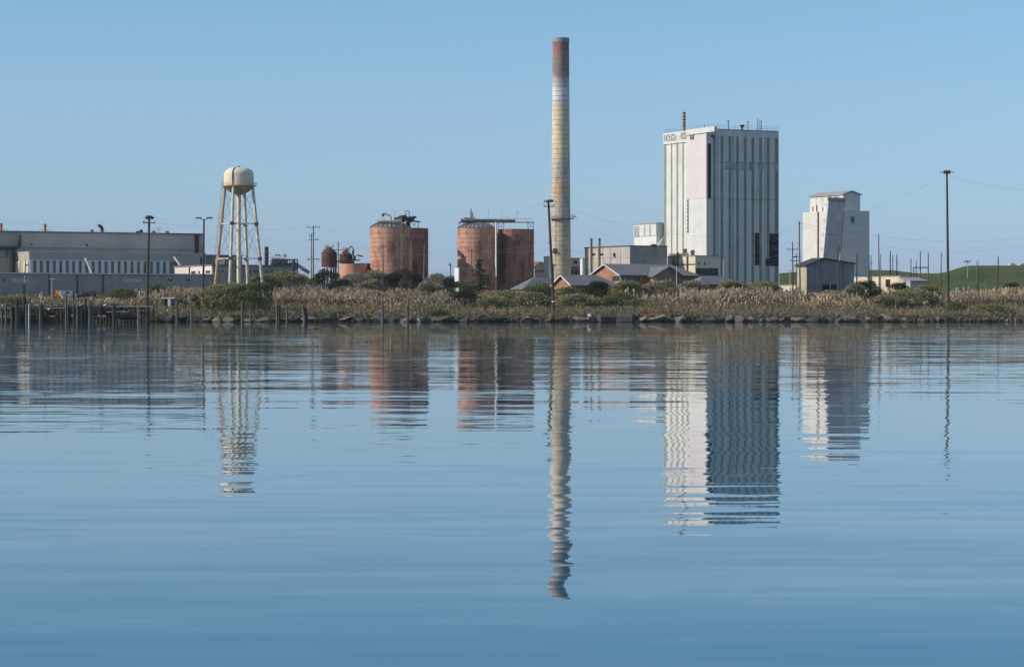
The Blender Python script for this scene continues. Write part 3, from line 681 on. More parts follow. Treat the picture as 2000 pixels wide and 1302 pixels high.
mb.beam(P3(694, 508, 702), P3(704, 508, 702), .5, .3); mb.box(tuple(P3(693, 504, 702)), (.6, .6, 1.4)); mb.build('pipework', 'rust_dark', pt)
x, y = PX(690, 690), 690; g = G(x, y)
t = thing('round_tank', 'low faded pink round tank in front of rusted vessels', 'tank', (x, y, g))
mb = MB(); mb.lathe((x, y), [(27.5 * .138, g - 2), (27.5 * .138, PZ(515.5, 690)), (26.9 * .138, PZ(515.5, 690)), (26.9 * .138, PZ(516.5, 690))], 48); mb.build('wall', 'pink_tank', t, smooth=True)
wl = Bld(693, 698, 727, D=712); r = wl.root('brick_outbuilding', 'low dark brown outbuilding between the pink tank and the silo', 'building')
mb = MB(); wl.body(mb, wl.g, PZ(516.5, 712)); mb.build('wall', 'rust_dark', r); mb = MB(); wl.body(mb, PZ(516.5, 712), PZ(514, 712), .2); mb.build('roof', 'steel_dark', r)

# distant plant left of the twin pole
D = 780; pl = thing('boiler_plant', 'distant grey boiler plant with round drum and sloping conveyor', 'building', P3(550, 560, D))
mb = MB(); mb.tube([P3(529, 512, D), P3(556, 512, D)], 1.55, 16); mb.build('drum', 'roof_pale', pl, smooth=True)
mb = MB(); mb.prism([(PX(533, D), D - 2), (PX(575, D), D - 2), (PX(575, D), D + 8), (PX(533, D), D + 8)], PZ(580, D), PZ(514, D)); mb.build('wall', 'concrete_dark', pl)
mb = MB()
for px in (532, 540, 548, 556, 566, 575, 581): mb.beam(P3(px, 580, D - 3), P3(px, 506, D - 3), .35)
for py in (507, 515, 522): mb.beam(P3(532, py, D - 3), P3(580, py, D - 3), .35)
random.seed(4)
for k in range(26): mb.box(tuple(P3(random.uniform(536, 580), random.uniform(507, 528), D - 3 - random.random())), (random.uniform(.4, 2), 1, random.uniform(.4, 1.5)))
mb.build('steel_frame', 'steel_dark', pl)
mb = MB(); mb.beam(P3(570, 510, D - 1), P3(604, 533, D - 1), 1.2, 1.1); mb.build('conveyor', 'steel_grey', pl)
mb = MB(); mb.tube([P3(537, 499, D - 2), P3(541, 497.5, D - 2), P3(545, 498, D - 2), P3(548, 501, D - 2)], .25, 6); mb.tube([P3(553, 499, D - 2), P3(556, 497, D - 2), P3(559, 502, D - 2)], .3, 6); mb.build('pipe', 'steel_grey', pl)
p = P3(520.5, 520, D); t = thing('smoke_stack', 'short black stack with ringed platforms beside the distant boiler plant', 'stack', (p.x, p.y, G(p.x, p.y)))
mb = MB(); mb.lathe((p.x, p.y), [(.65, G(p.x, p.y)), (.62, PZ(484, D)), (.66, PZ(482, D)), (.5, PZ(481.5, D))], 16); mb.build('flue', 'steel_dark', t, smooth=True)
mb = MB()
for py in (495, 503, 510): mb.lathe((p.x, p.y), [(.6, PZ(py, D)), (1.2, PZ(py, D)), (1.2, PZ(py - .8, D)), (.6, PZ(py - .8, D))], 12)
mb.build('platform', 'steel_grey', t)

# ------------------------------------------------------------------ CHIMNEY
def chimney():
    D = 660; x, y = PX(1095.4, D), D; g = 5.5; s = D / F
    t = thing('chimney', 'very tall tapering brick chimney, cream below, white and red above', 'chimney', (x, y, g))
    zz = [(16.0, 75), (16.4, 150), (17.1, 250), (18.2, 380), (19.2, 480), (20.3, 545), (21, 590)][::-1]
    zt = PZ(75, D)
    prof = [(a * s, PZ(b_, D)) for a, b_ in zz]; prof[0] = (prof[0][0], g - 2)
    prof += [(1.75, zt), (1.75, zt - 3)]
    mb = MB(); mb.lathe((x, y), prof, 56); mb.build('shaft', 'chimney', t, smooth=True)
    def Rz(z):
        for (r0, z0), (r1, z1) in zip(prof, prof[1:]):
            if z0 <= z <= z1: return r0 + (r1 - r0) * (z - z0) / (z1 - z0)
        return prof[-3][0]
    mb = MB(); py = 536
    while py > 90:
        z = PZ(py, D); r_ = Rz(z); mb.lathe((x, y), [(r_ + .01, z - .04), (r_ + .05, z - .03), (r_ + .05, z + .05), (r_ + .01, z + .06)], 56); py -= 9.4
    mb.build('steel_bands', 'steel_band', t)
    mb = MB(); z = PZ(80, D); mb.lathe((x, y), [(2.12, zt - 1.2), (2.2, zt - 1.1), (2.2, zt + .02), (1.9, zt + .05)], 56); mb.build('crown_ring', 'concrete_dark', t, smooth=True)
    # sampling platform
    z = PZ(428, D); r_ = Rz(z); mb = MB()
    for k in range(20):
        a = rad(180 + 12 + k * 9.5); b_ = a + rad(9.5)
        mb.prism([(x + (r_ - .05) * math.cos(a), y + (r_ - .05) * math.sin(a)), (x + (r_ + .9) * math.cos(a), y + (r_ + .9) * math.sin(a)), (x + (r_ + .9) * math.cos(b_), y + (r_ + .9) * math.sin(b_)), (x + (r_ - .05) * math.cos(b_), y + (r_ - .05) * math.sin(b_))], z, z + .14)
    pf = mb.build('platform', 'brown_gear', t)
    mb = MB()
    for k in range(21):
        a = rad(192 + k * 9.5); q = (x + (r_ + .85) * math.cos(a), y + (r_ + .85) * math.sin(a)); mb.beam((q[0], q[1], z), (q[0], q[1], z + 1.1), .05)
        b_ = a + rad(9.5)
        if k < 20: mb.beam((q[0], q[1], z + 1.08), (x + (r_ + .85) * math.cos(b_), y + (r_ + .85) * math.sin(b_), z + 1.08), .05)
    mb.build('railing', 'brown_gear', pf)
    mb = MB(); mb.prism([(x + a * 1, y - r_ - .55 + b_) for a, b_ in ((0.1, 0), (2.1, .35), (2.1, 1.3), (.1, 1.3))], z + .14, PZ(416, D)); mb.build('instrument_hut', 'stain_shadow_panel', pf)
    mb = MB(); mb.beam((x + r_ + .3, y - .5, z + .6), (x + r_ + 1.6, y - .5, z + .6), .12); mb.beam((x + r_ + 1.2, y - .5, z + .2), (x + r_ + 1.2, y - .5, z + 1.2), .08); mb.build('davit', 'steel_dark', pf)
    # small lower bracket platform on the left
    z = PZ(492, D); r_ = Rz(z); mb = MB(); mb.box((x - r_ * .6, y - r_ * .75, z), (1.6, 1.2, .3), -.5); mb.box((x - r_ * .6, y - r_ * .8, z + .5), (.9, .6, .8), -.5); mb.build('bracket', 'rust_dark', t)
    mb = MB(); z0 = PZ(575, D)
    for dx in (-.2, .2):
        mb.tube([(x - 1.15 + dx, y - Rz(PZ(b_, D)) - .12 + .45, PZ(b_, D)) for b_ in (560, 480, 440, 430)], .04, 5)
    mb.tube([(x - 1.9, y - 1.9, z0), (x - 1.9, y - 1.9, PZ(518, D))], .16, 8); mb.lathe((x - 1.9, y - 1.9), [(.1, PZ(518, D)), (.45, PZ(517, D)), (.1, PZ(515, D))], 8); mb.build('ladder', 'steel_grey', t)
chimney()

# small buildings round the chimney foot
b = Bld(1030, 1044, 1078, D=720); r = b.root('gabled_shed', 'weathered beige shed with pipes between the red silo and the chimney foot', 'building')
mb = MB(); b.gable_walls(mb, b.g, PZ(521, 720), PZ(512, 720), 'v', .3); mb.build('wall', 'concrete', r)
mb = MB(); b.gable(mb, PZ(521, 720), PZ(512, 720), 'v', .3, .2, .3); mb.build('roof', 'brown_gear', r)
mb = MB(); b.pan(mb, 'R', 1045, 1077, PZ(529, 720), PZ(527.6, 720), .6); b.pan(mb, 'R', 1068, 1070, b.g, PZ(528, 720), .6); mb.build('pipe_run', 'rust_dark', r)
b = Bld(1062, 1072, 1085, D=705); r = b.root('white_cabin', 'small plain white block peeking out left of the chimney foot', 'building')
mb = MB(); b.body(mb, b.g, PZ(501, 705)); mb.build('wall', 'white_wall', r); mb = MB(); b.body(mb, PZ(501, 705), PZ(500.4, 705), .15); mb.build('roof', 'light_trim', r)
b = Bld(1100, 1112, 1139, D=716); r = b.root('pump_house', 'grubby brown pump house right of the chimney foot', 'building')
mb = MB(); b.body(mb, b.g, PZ(504.5, 716)); mb.build('wall', 'concrete', r); mb = MB(); b.body(mb, PZ(504.5, 716), PZ(503.5, 716), .2); mb.build('roof', 'rust_dark', r)
mb = MB(); b.pan(mb, 'R', 1121, 1126.5, PZ(514, 716), PZ(509, 716), .3); mb.build('wall_fan', 'black_hole', r)
mb = MB()
for py in (528, 532, 521): b.pan(mb, 'R', 1114, 1138.5, PZ(py + 1, 716), PZ(py, 716), .5)
for px in (1117, 1124, 1131, 1137): b.pan(mb, 'R', px, px + 1, b.g, PZ(524, 716), .55)
mb.build('pipe_run', 'rust_dark', r)
b = Bld(1133, 1137.4, 1143, D=700); r = b.root('white_hut', 'tiny white rooftop hut between pump house and concrete block', 'building')
mb = MB(); b.body(mb, b.g, PZ(505, 700)); mb.build('wall', 'white_wall', r); mb = MB(); b.body(mb, PZ(505, 700), PZ(504.3, 700), .1); mb.build('roof', 'light_trim', r)

# ------------------------------------------------------------------ concrete block J
b = Bld(1142, 1230, 1303, D=640); r = b.root('concrete_building', 'windowless concrete block, sunlit tan face and grey face darkened for shade, twin pipes', 'building')
zt = PZ(481, 640)
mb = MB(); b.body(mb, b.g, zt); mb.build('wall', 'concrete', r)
mb = MB(); b.pan(mb, 'R', 1230.3, 1302.7, b.g, zt - .1, .1); mb.build('shade_face_panel', 'concrete_dark', r)['label'] = 'grey face panel darkened for shade'  # face away from the sun: shade put into a darker concrete colour
mb = MB(); b.body(mb, zt, zt + .25, .12); mb.build('roof', 'steel_dark', r)
mb = MB(); p = b.P('L', 1201, PZ(498, 640), .12)
pts = [(-1.1, .4), (-.2, .9), (.35, .7), (.35, -.5), (-.3, -.55), (-.6, -.1)]
k = len(mb.v); 
for a, c in pts: mb.v.append((p.x - v2.x * a, p.y - v2.y * a, p.z + c * .8))
for a, c in pts: mb.v.append((p.x - v2.x * a + u2.x * .2, p.y - v2.y * a + u2.y * .2, p.z + c * .8))
mb.f.append(tuple(range(6))); mb.f.append(tuple(range(11, 5, -1)))
for i in range(6): mb.f.append((i, 6 + i, 6 + (i + 1) % 6, (i + 1) % 6))
mb.build('wall_hole', 'black_hole', r)
mb = MB(); b.pan(mb, 'L', 1142.5, 1158, b.g, PZ(523, 650), .06); mb.build('painted_patch', 'green_patch', r)
mb = MB()
for px in (1158, 1168, 1178, 1192, 1212): b.pan(mb, 'L', px, px + .5, b.g, zt - .1, .05)
b.pan(mb, 'L', 1143, 1229, PZ(503.4, 645), PZ(503, 645), .06); mb.build('wall_joint', 'brown_gear', r)
p = b.N + u2 * (b.tu * .8) + v2 * 3; mb = MB(); mb.lathe((p.x, p.y), [(1.0, zt), (.95, zt + .3), (.6, zt + .65), (.1, zt + .8)], 16); mb.build('roof_cowl', 'steel_dark', r, smooth=True)
for i, px in enumerate((1155, 1171)):
    pp = P3(px, 560, 628); g = G(pp.x, pp.y)
    t = thing('exhaust_pipe', ['leftmost of two tall rusty exhaust pipes by the concrete block', 'second of the twin rusty exhaust pipes, nearer the block corner'][i], 'pipe', (pp.x, pp.y, g), 'twin exhaust pipes by the concrete block')
    mb = MB(); mb.tube([(pp.x, pp.y, g - .3), (pp.x, pp.y, PZ(467, 628)), (pp.x + .12, pp.y, PZ(465.5, 628))], .27, 10); mb.build('pipe', 'brown_gear', t, smooth=True)
    mb = MB(); mb.lathe((pp.x, pp.y), [(.3, PZ(468, 628)), (.38, PZ(467, 628)), (.3, PZ(466, 628))], 10); mb.box((pp.x + .5, pp.y, PZ(497, 628)), (.9, .3, .5)); mb.build('collar', 'rust_dark', t)

# ------------------------------------------------------------------ penthouse K
b = Bld(1238.5, 1282, 1302, D=700); r = b.root('penthouse_building', 'striped white hopper house between concrete block and tall tower', 'building')
z0, z1, z2 = b.g, PZ(460, 700), PZ(436.5, 700)
mb = MB(); b.body(mb, z0, z1 - .02); mb.build('wall', 'white_wall', r)
mb = MB(); b.body(mb, z1, z2, .15); up = mb.build('upper_wall', 'white_panel', r)
mb = MB()
for px in (1259, 1269.5): b.pan(mb, 'L', px, px + 2.2, z1, z2 - .3, .22)
b.pan(mb, 'L', 1239.5, 1249.5, z1, z2 - .4, .2); mb.build('stripes_and_shadow', 'stain_shadow_panel', up)  # wide left strip is a shadow painted grey; the narrow ones are stripes
mb = MB(); b.body(mb, z2, z2 + .25, .3); mb.build('roof', 'roof_pale', r)
mb = MB(); a, c = b.P('R', 1284, PZ(478, 702), .1), b.P('R', 1301, PZ(452, 702), .1)
mb.prism([(a.x, a.y), (c.x, c.y), (c.x - v2.x * .6, c.y - v2.y * .6), (a.x - v2.x * .6, a.y - v2.y * .6)], [PZ(483, 702), PZ(483, 702), PZ(483, 702), PZ(483, 702)], [PZ(477, 702), PZ(452, 702), PZ(452, 702), PZ(477, 702)]); mb.build('inclined_chute', 'white_wall', r)

# ------------------------------------------------------------------ TALL TOWER
T = Bld(1296.5, 1382.5, 1521, D=680)
r = T.root('mill_tower', 'tall white mill tower with olive vertical stripes and graffiti at its roofline', 'building')
zt = PZ(252, 680); z0 = T.g
mb = MB(); T.body(mb, z0, zt); mb.build('wall', 'white_panel', r)
zsL = PZ(278, 690); zsR = PZ(272, 695)
stripesL = (1297.2, 1310.5, 1321.5, 1333); wL = (4.2, 2.6, 3.0, 2.6)
mb = MB()
for px, w_ in zip(stripesL, wL): T.pan(mb, 'L', px, px + w_, z0, zsL, .06)
mb.build('side_stripes', 'olive_stripe', r)
mb = MB()
for px, w_ in ((1326, 7.2), (1303, .8), (1317, .8), (1341, .8)): T.pan(mb, 'L', px, px + w_, z0, zsL, .03)
mb.build('shaded_panel', 'stain_shadow_panel', r) if False else None
# plain pink stair shaft in front of the left face
mb = MB(); pa = T.P('L', 1344, 0, .45); T.pan(mb, 'L', 1344.2, 1382.3, PZ(389, 686), PZ(259.5, 684), .45); mb.build('pink_cladding', 'pink_panel', r)['label'] = 'plain pinkish upper cladding'
mb = MB(); T.pan(mb, 'L', 1344.2, 1382.3, z0, PZ(389.3, 686), .4); mb.build('lower_cladding', 'white_panel', r)
mb = MB(); T.pan(mb, 'L', 1345, 1348, PZ(455, 690), PZ(389, 690), .5)
mb.build('glazed_slot', 'stain_shadow_panel', r)
mb = MB()
for k in range(9): T.pan(mb, 'L', 1345.4, 1347.4, PZ(396 + k * 7.3, 690), PZ(392 + k * 7.3, 690), .56)
mb.build('slot_openings', 'window_dark', r)
# fascia over the left face, sticking out past the corner
c0 = T.N + v2 * T.tv - u2 * .02; c1 = T.N + v2 * solve(T.N, v2, 1344.5); c2 = T.N - v2 * (solve(T.N, -v2, 1400))
def fasc(p, q, za, zb, zc, zd, name, mname, out=.75):
    mb = MB(); n = -u2; mb.prism([(p.x, p.y), (q.x, q.y), (q.x + n.x * out, q.y + n.y * out), (p.x + n.x * out, p.y + n.y * out)], [za, zb, zb, za], [zc, zd, zd, zc]); return mb.build(name, mname, r)
zf = zt + .35
fasc(c1, c2, zt - 1.1, zt - .95, zf, zf + .1, 'fascia_board', 'white_panel')
mb = MB(); T.pan(mb, 'L', 1297.0, 1344.1, zsL + .02, zt + .2, .3); wf = mb.build('graffiti_panel', 'white_panel', r)
mb = MB(); T.body(mb, zt, zt + .18, -.3); mb.build('roof', 'grey_roof', r)
mb = MB(); T.pan(mb, 'R', 1383, 1520.8, zt - .1, zt + .12, .1); mb.build('roof_edge', 'stain_shadow_panel', r)
# right face stripes
mb = MB()
for px in (1393, 1407.6, 1423, 1438, 1453, 1468, 1483, 1498, 1513.5):
    T.pan(mb, 'R', px, px + (4.6 if px < 1510 else 6.2), z0, zsR, .08)
mb.build('front_stripes', 'olive_stripe', r)
mb = MB()
for px, w_ in ((1400.8, 1.6), (1430, 3), (1494, 1.6)): T.pan(mb, 'R', px, px + w_, z0, zsR, .04)
mb.build('weathered_panel', 'stain_shadow_panel', r)
mb = MB()
for px, w_ in ((1417, 8), (1426, 10), (1447, 7), (1463, 10), (1480, 11), (1512, 8)): T.pan(mb, 'R', px, px + w_, PZ(336, 695), PZ(320, 695), .1)
mb.build('stain_band', 'stain_shadow_panel', r)
mb = MB()
for py in (320, 391): T.pan(mb, 'R', 1384, 1520.8, PZ(py + .5, 692), PZ(py, 692), .12)
mb.build('cladding_joint', 'rail_grey', r)
mb = MB(); T.pan(mb, 'R', 1382.8, 1388.2, PZ(387, 681), PZ(281, 681), .12); mb.build('dark_recess', 'black_hole', r)
for x0, x1, q0, q1 in ((1389.2, 1395, 270, 263.5),):
    mb = MB(); T.pan(mb, 'R', x0, x1, PZ(q0, 682), PZ(q1, 682), .14); mb.build('window', 'window_dark', r)
mb = MB(); T.pan(mb, 'L', 1351.5, 1358, PZ(274, 690), PZ(264.5, 690), .62); wv = mb.build('window', 'rust_dark', r)
mb = MB()
for k, px in enumerate((1354, 1356.3)): T.pan(mb, 'L', px, px + .6, PZ(273, 690), PZ(265.5, 690), .7)
mb.build('louvre', 'light_trim', wv)
mb = MB(); T.pan(mb, 'L', 1325.5, 1330, PZ(271, 690), PZ(262.5, 690), .36); mb.build('faded_vent', 'pink_panel', r)
def opening(x0, x1, q0, q1):
    mb = MB(); T.pan(mb, 'R', x0, x1, PZ(q0, 696), PZ(q1, 696), .14); o = mb.build('opening', 'black_hole', r)
    mb = MB(); random.seed(int(x0)); n = int((q0 - q1) / 6)
    for k in range(n):
        zz = PZ(q1 + 4 + k * 6, 696); xa = x0 + random.uniform(0, (x1 - x0) * .4); a = T.P('R', xa, zz, .2); c = T.P('R', x1 - random.uniform(0, 2), zz + random.uniform(-.8, .8), .2); mb.beam(a, c, .09)
    mb.build('broken_girts', 'steel_grey', o)
opening(1474.5, 1482.5, 519, 457); opening(1503, 1520.4, 520, 457.5); opening(1496.3, 1505, 519, 506)
mb = MB(); T.pan(mb, 'L', 1337.5, 1343.2, PZ(499, 690), PZ(486, 690), .5); T.pan(mb, 'L', 1352.5, 1359, PZ(498.5, 690), PZ(489, 690), .6); mb.build('lower_opening', 'rust_dark', r)
# rails
mb = MB(); fp = T.foot(-.2)
for a, c in ((fp[3], fp[0]), (fp[0], fp[1]), (fp[1], fp[2]), (fp[2], fp[3])):
    n = int((c - a).length / 1.6)
    for k in range(n + 1):
        p = a + (c - a) * k / n; mb.beam((p.x, p.y, zt), (p.x, p.y, zt + 1.25), .04)
    for h_ in (.65, 1.25): mb.beam((a.x, a.y, zt + h_), (c.x, c.y, zt + h_), .04)
mb.build('roof_railing', 'rail_grey', r)
# graffiti letters
def lettering(txt, x0, x1, y0, y1, parent, out):
    cu = bpy.data.curves.new('graffiti', 'FONT'); cu.body = txt; cu.size = 1.0; cu.extrude = .01; cu.space_character = .9
    ob = bpy.data.objects.new('tmp', cu); COL.objects.link(ob); dg = bpy.context.evaluated_depsgraph_get()
    me = bpy.data.meshes.new_from_object(ob.evaluated_get(dg)); bpy.data.objects.remove(ob)
    co_ = np.empty(len(me.vertices) * 3, dtype=np.float32); me.vertices.foreach_get('co', co_); co_ = co_.reshape(-1, 3)
    mn, mx = co_.min(0), co_.max(0); A, B_ = T.P('L', x0, PZ(y1, 686), out), T.P('L', x1, PZ(y1, 686), out); hh = PZ(y0, 686) - PZ(y1, 686)
    L = Vector(parent.location)
    p = parent
    base = Vector((0, 0, 0))
    while p is not None: base += p.location; p = p.parent
    fx = (co_[:, 0] - mn[0]) / (mx[0] - mn[0]); fy = (co_[:, 1] - mn[1]) / (mx[1] - mn[1])
    nn = np.array([-u2.x, -u2.y, 0])
    wob = .12 * np.sin(fx * 31)
    out_ = np.array(A)[None] + (np.array(B_) - np.array(A))[None] * fx[:, None] + np.array([0, 0, 1])[None] * (hh * (fy * (1 + wob * .3)) + wob)[:, None] + nn[None] * co_[:, 2:3] - np.array(base)[None]
    me.vertices.foreach_set('co', out_.astype(np.float32).reshape(-1)); me.materials.clear(); me.materials.append(M['graffiti']); me.update()
    o = bpy.data.objects.new('graffiti_lettering', me); COL.objects.link(o); o.parent = parent
lettering('NOUGH', 1299.5, 1323, 257.5, 270.5, wf, .33)
lettering('ROCK', 1332, 1344, 257, 269.5, wf, .33)
# roof fittings
p = T.P('L', 1335.3, zt, -3.0); p.x = PX(1335.3, p.y)
t = thing('roof_stack', 'brown banded flue pipe rising from the tall tower roof', 'stack', (p.x, p.y, zt + .18))
mb = MB(); mb.lathe((p.x, p.y), [(.52, zt), (.52, PZ(220.5, p.y)), (.55, PZ(219, p.y)), (.4, PZ(219, p.y))], 16); fl = mb.build('flue', 'concrete', t, smooth=True)
mb = MB()
for py in (222, 228.5, 235, 241.5, 247): mb.lathe((p.x, p.y), [(.53, PZ(py, p.y)), (.58, PZ(py - .4, p.y)), (.58, PZ(py - 1, p.y)), (.53, PZ(py - 1.4, p.y))], 16)
mb.build('flue_band', 'rust_dark', fl)
for i, (px, py, w_) in enumerate(((1422.3, 236, .12), (1460.8, 238.5, .1), (1480.2, 232, .1), (1484.3, 235, .08), (1487, 235.5, .08), (1375.5, 243, .07))):
    p = T.P('R', px, zt, -2.5) if px > 1390 else T.P('L', px, zt, -2.0); p.x = PX(px, p.y)
    lab = ['post with small flat cap, leftmost on the dark side of the tower roof', 'short capped vent post right of the bowl on the tower roof', 'tallest thin rod at the right of the tower roof', 'left rod of the close pair on the tower roof', 'right rod of the close pair on the tower roof', 'lone thin rod above the white fascia corner of the tower'][i]
    t = thing('roof_rod', lab, 'vent', p, 'rods on the tall tower roof')
    mb = MB(); mb.tube([p, Vector((p.x, p.y, PZ(py, p.y)))], w_, 6); mb.build('rod', 'steel_dark', t)
    if i < 2: mb = MB(); mb.lathe((p.x, p.y), [(.08, PZ(py + 1, p.y)), (.28, PZ(py, p.y)), (.28, PZ(py - .8, p.y))], 8); mb.build('cap', 'steel_dark', t)
p = T.P('R', 1449.5, zt, -2.5); p.x = PX(1449.5, p.y)
t = thing('roof_fan', 'rusty bowl shaped fan cowl on the tall tower roof', 'fan', p)
mb = MB(); mb.lathe((p.x, p.y), [(.25, zt), (.25, PZ(249, p.y)), (.6, PZ(246.5, p.y)), (.68, PZ(244.5, p.y)), (.5, PZ(244, p.y))], 14); mb.build('cowl', 'rust_dark', t, smooth=True)

# tower annex
b = Bld(1304, 1358, 1403, D=640); r = b.root('tower_annex', 'cream stained block at the foot of the tall tower', 'building')
zt2_ = PZ(500, 640)
mb = MB(); b.body(mb, b.g, zt2_); mb.build('wall', 'cream_wall', r)
mb = MB(); b.body(mb, zt2_, zt2_ + .2, .15); mb.build('roof', 'concrete_dark', r)
mb = MB(); b.pan(mb, 'L', 1305, 1357.6, PZ(517, 645), PZ(515.6, 645), .25); b.pan(mb, 'R', 1358.5, 1402, b.g, PZ(524, 645), .2); mb.build('ledge', 'steel_dark', r)
for x0, y0, y1 in ((1364, 518, 513), (1374.5, 518, 513)): mb = MB(); b.pan(mb, 'R', x0, x0 + 3, PZ(y0, 645), PZ(y1, 645), .06); mb.build('window', 'window_dark', r)
mb = MB()
for px in (1316, 1324, 1343): b.pan(mb, 'L', px, px + 1.4, b.g, PZ(492, 645) if px == 1324 else zt2_, .4)
mb.build('wall_pipe', 'brown_gear', r)
mb = MB(); random.seed(2)
for k in range(9): p = b.P('L', 1306 + k * 4, zt2_ + .3, -.6); mb.lathe((p.x, p.y), [(.4, p.z - .1), (.5, p.z + .2), (.2, p.z + .55)], 7)
mb.build('roof_weeds', 'bush_olive', r)

# ------------------------------------------------------------------ brick houses
def roof_poly(mb, b, ez, rz, over, hl, hr, t=.22):
    """pitched roof, ridge along u; hl / hr: how far the left / right end is hipped (0 = gable)"""
    W = b.tv; L = b.tu; dz = (rz - ez) / (W / 2) * over
    E = [b.N + u2 * a + v2 * c for a, c in ((-over, -over), (L + over, -over), (L + over, W + over), (-over, W + over))]
    r0 = b.N + u2 * (hl if hl else -over) + v2 * W / 2; r1 = b.N + u2 * (L - hr if hr else L + over) + v2 * W / 2
    def slab_(pts):
        k = len(mb.v); n = len(pts); mb.v += [(p.x, p.y, z) for p, z in pts] + [(p.x, p.y, z + t) for p, z in pts]
        mb.f.append(tuple(range(k + n - 1, k - 1, -1))); mb.f.append(tuple(range(k + n, k + 2 * n)))
        for i in range(n): j = (i + 1) % n; mb.f.append((k + i, k + j, k + n + j, k + n + i))
    e = ez - dz
    slab_([(E[0], e), (E[1], e), (r1, rz), (r0, rz)]); slab_([(E[2], e), (E[3], e), (r0, rz), (r1, rz)])
    if hl: slab_([(E[3], e), (E[0], e), (r0, rz)])
    if hr: slab_([(E[1], e), (E[2], e), (r1, rz)])
def house(name, label, xl, xn, xr, D, eave, ridge, wall='brick', over=.6, hl=0.0, hr=0.0):
    b = Bld(xl, xn, xr, D=D); r = b.root(name, label, 'house', 'low brick houses with grey roofs')
    ez, rz = PZ(eave, D), PZ(ridge, D)
    mb = MB(); b.body(mb, b.g, ez)
    if not hl:
        a = b.N; q = a + v2 * b.tv; c = a + v2 * b.tv * .5; w_ = u2 * .1
        mb.prism([(a.x, a.y), (a.x + w_.x, a.y + w_.y), (c.x + w_.x, c.y + w_.y), (q.x + w_.x, q.y + w_.y), (q.x, q.y), (c.x, c.y)], ez, [ez, ez, rz - .05, ez, ez, rz - .05])
    mb.build('wall', wall, r)
    mb = MB(); roof_poly(mb, b, ez, rz, over, hl, hr); rf = mb.build('roof', 'grey_roof', r)
    if not hl:
        mb = MB(); c = b.N - u2 * (over + .02)
        for w0, w1 in ((-over, b.tv / 2), (b.tv + over, b.tv / 2)):
            za_ = ez - (rz - ez) * over / (b.tv / 2)
            p, q = c + v2 * w0, c + v2 * w1; mb.beam((p.x, p.y, za_ + .08), (q.x, q.y, rz + .08), .1, .26)
        mb.build('bargeboard', 'light_trim', rf)
    return b, r, ez, rz
b, r, ez, rz = house('brick_house', 'brick house with sunlit orange gable and a second cross gable', 1155, 1212, 1362, 588, 537, 516, hr=3.2)
for x0, x1 in ((1215, 1228), (1236, 1250)):
    mb = MB(); b.pan(mb, 'R', x0, x1, PZ(548, 588), PZ(541, 588), .06); o = mb.build('window', 'window_dark', r)
    for q0 in (x0 - .5, (x0 + x1) / 2 - .3, x1):
        mb = MB(); b.pan(mb, 'R', q0, q0 + .55, PZ(548, 588), PZ(540.5, 588), .1); mb.build('frame', 'light_trim', o)
mb = MB(); b.pan(mb, 'L', 1196, 1210, PZ(548, 588), PZ(539, 588), .06); mb.build('window', 'window_dark', r)
q = b.N + u2 * solve(b.N, u2, 1266) - v2 * 3.0
wg = Bld(0, 0, 1331, near=q, tv=9); wg.g = b.g
ezw, rzw = PZ(538, q.y), PZ(521.5, q.y)
mb = MB(); wg.gable_walls(mb, wg.g, ezw, rzw - .05, 'v'); mb.build('gable_wing', 'brick', r)
mb = MB(); wg.gable(mb, ezw, rzw, 'v', .6, .22); mb.build('wing_roof', 'grey_roof', r)
for x0, x1 in ((1276, 1284), (1297, 1303), (1306, 1312), (1320, 1324)):
    mb = MB(); wg.pan(mb, 'R', x0, x1, PZ(548, q.y), PZ(540.5, q.y), .06); o = mb.build('window', 'window_dark', r)
    mb = MB(); wg.pan(mb, 'R', x0 + .8, x1 - .8, PZ(547, q.y), PZ(541.5, q.y), .09); mb.build('blind', 'pale_blue_panel', o)
house('brick_house', 'nearer brick house with small lit gable below the chimney', 1082, 1117, 1206, 560, 556, 538, hr=3.0)
house('brick_house', 'low grey hipped roof half hidden in scrub left of the leaning pole', 1004, 1024, 1092, 566, 561, 543.5, hl=3.5, hr=.8)
house('brick_house', 'plain grey hipped roof showing beneath the striped face of the tall tower', 1340, 1366, 1442, 575, 554, 540, hl=2.5, hr=2.5)

# ------------------------------------------------------------------ RIGHT TOWER
R_ = Bld(1568, 1641, 1698, D=620); r = R_.root('silo_tower', 'cream concrete hopper tower with gabled penthouse and slanting grey conveyor', 'building')
z1 = PZ(411, 620)
mb = MB(); R_.body(mb, R_.g, z1); mb.build('wall', 'right_tower', r)
Nu = R_.N + v2 * 1.2; Nu = Nu + u2 * solve(Nu, u2, 1647)
U = Bld(1582, 1647, 1680, near=Nu); 
ez, rz = PZ(380, Nu.y), PZ(373.5, Nu.y)
mb = MB(); U.gable_walls(mb, z1 - .1, ez, rz - .05, 'v'); ph = mb.build('penthouse', 'right_tower', r)
mb = MB(); U.gable(mb, ez, rz, 'v', .3, .25); mb.build('roof', 'roof_pale', r)
for x0, x1, y0, y1 in ((1586.5, 1589, 409, 400), (1594.5, 1596.5, 410, 397), (1606.5, 1608, 411, 403), (1618, 1620, 392, 383), (1631, 1632.5, 392, 382)):
    mb = MB(); U.pan(mb, 'L', x0, x1, PZ(y0, Nu.y), PZ(y1, Nu.y), .08); mb.build('window', 'window_dark' if x0 > 1590 else 'brick', r)
mb = MB(); U.pan(mb, 'L', 1594, 1594.5, z1, ez - .2, .06); U.pan(mb, 'L', 1606.8, 1607.3, z1, ez - .2, .06); mb.build('wall_joint', 'concrete', ph)
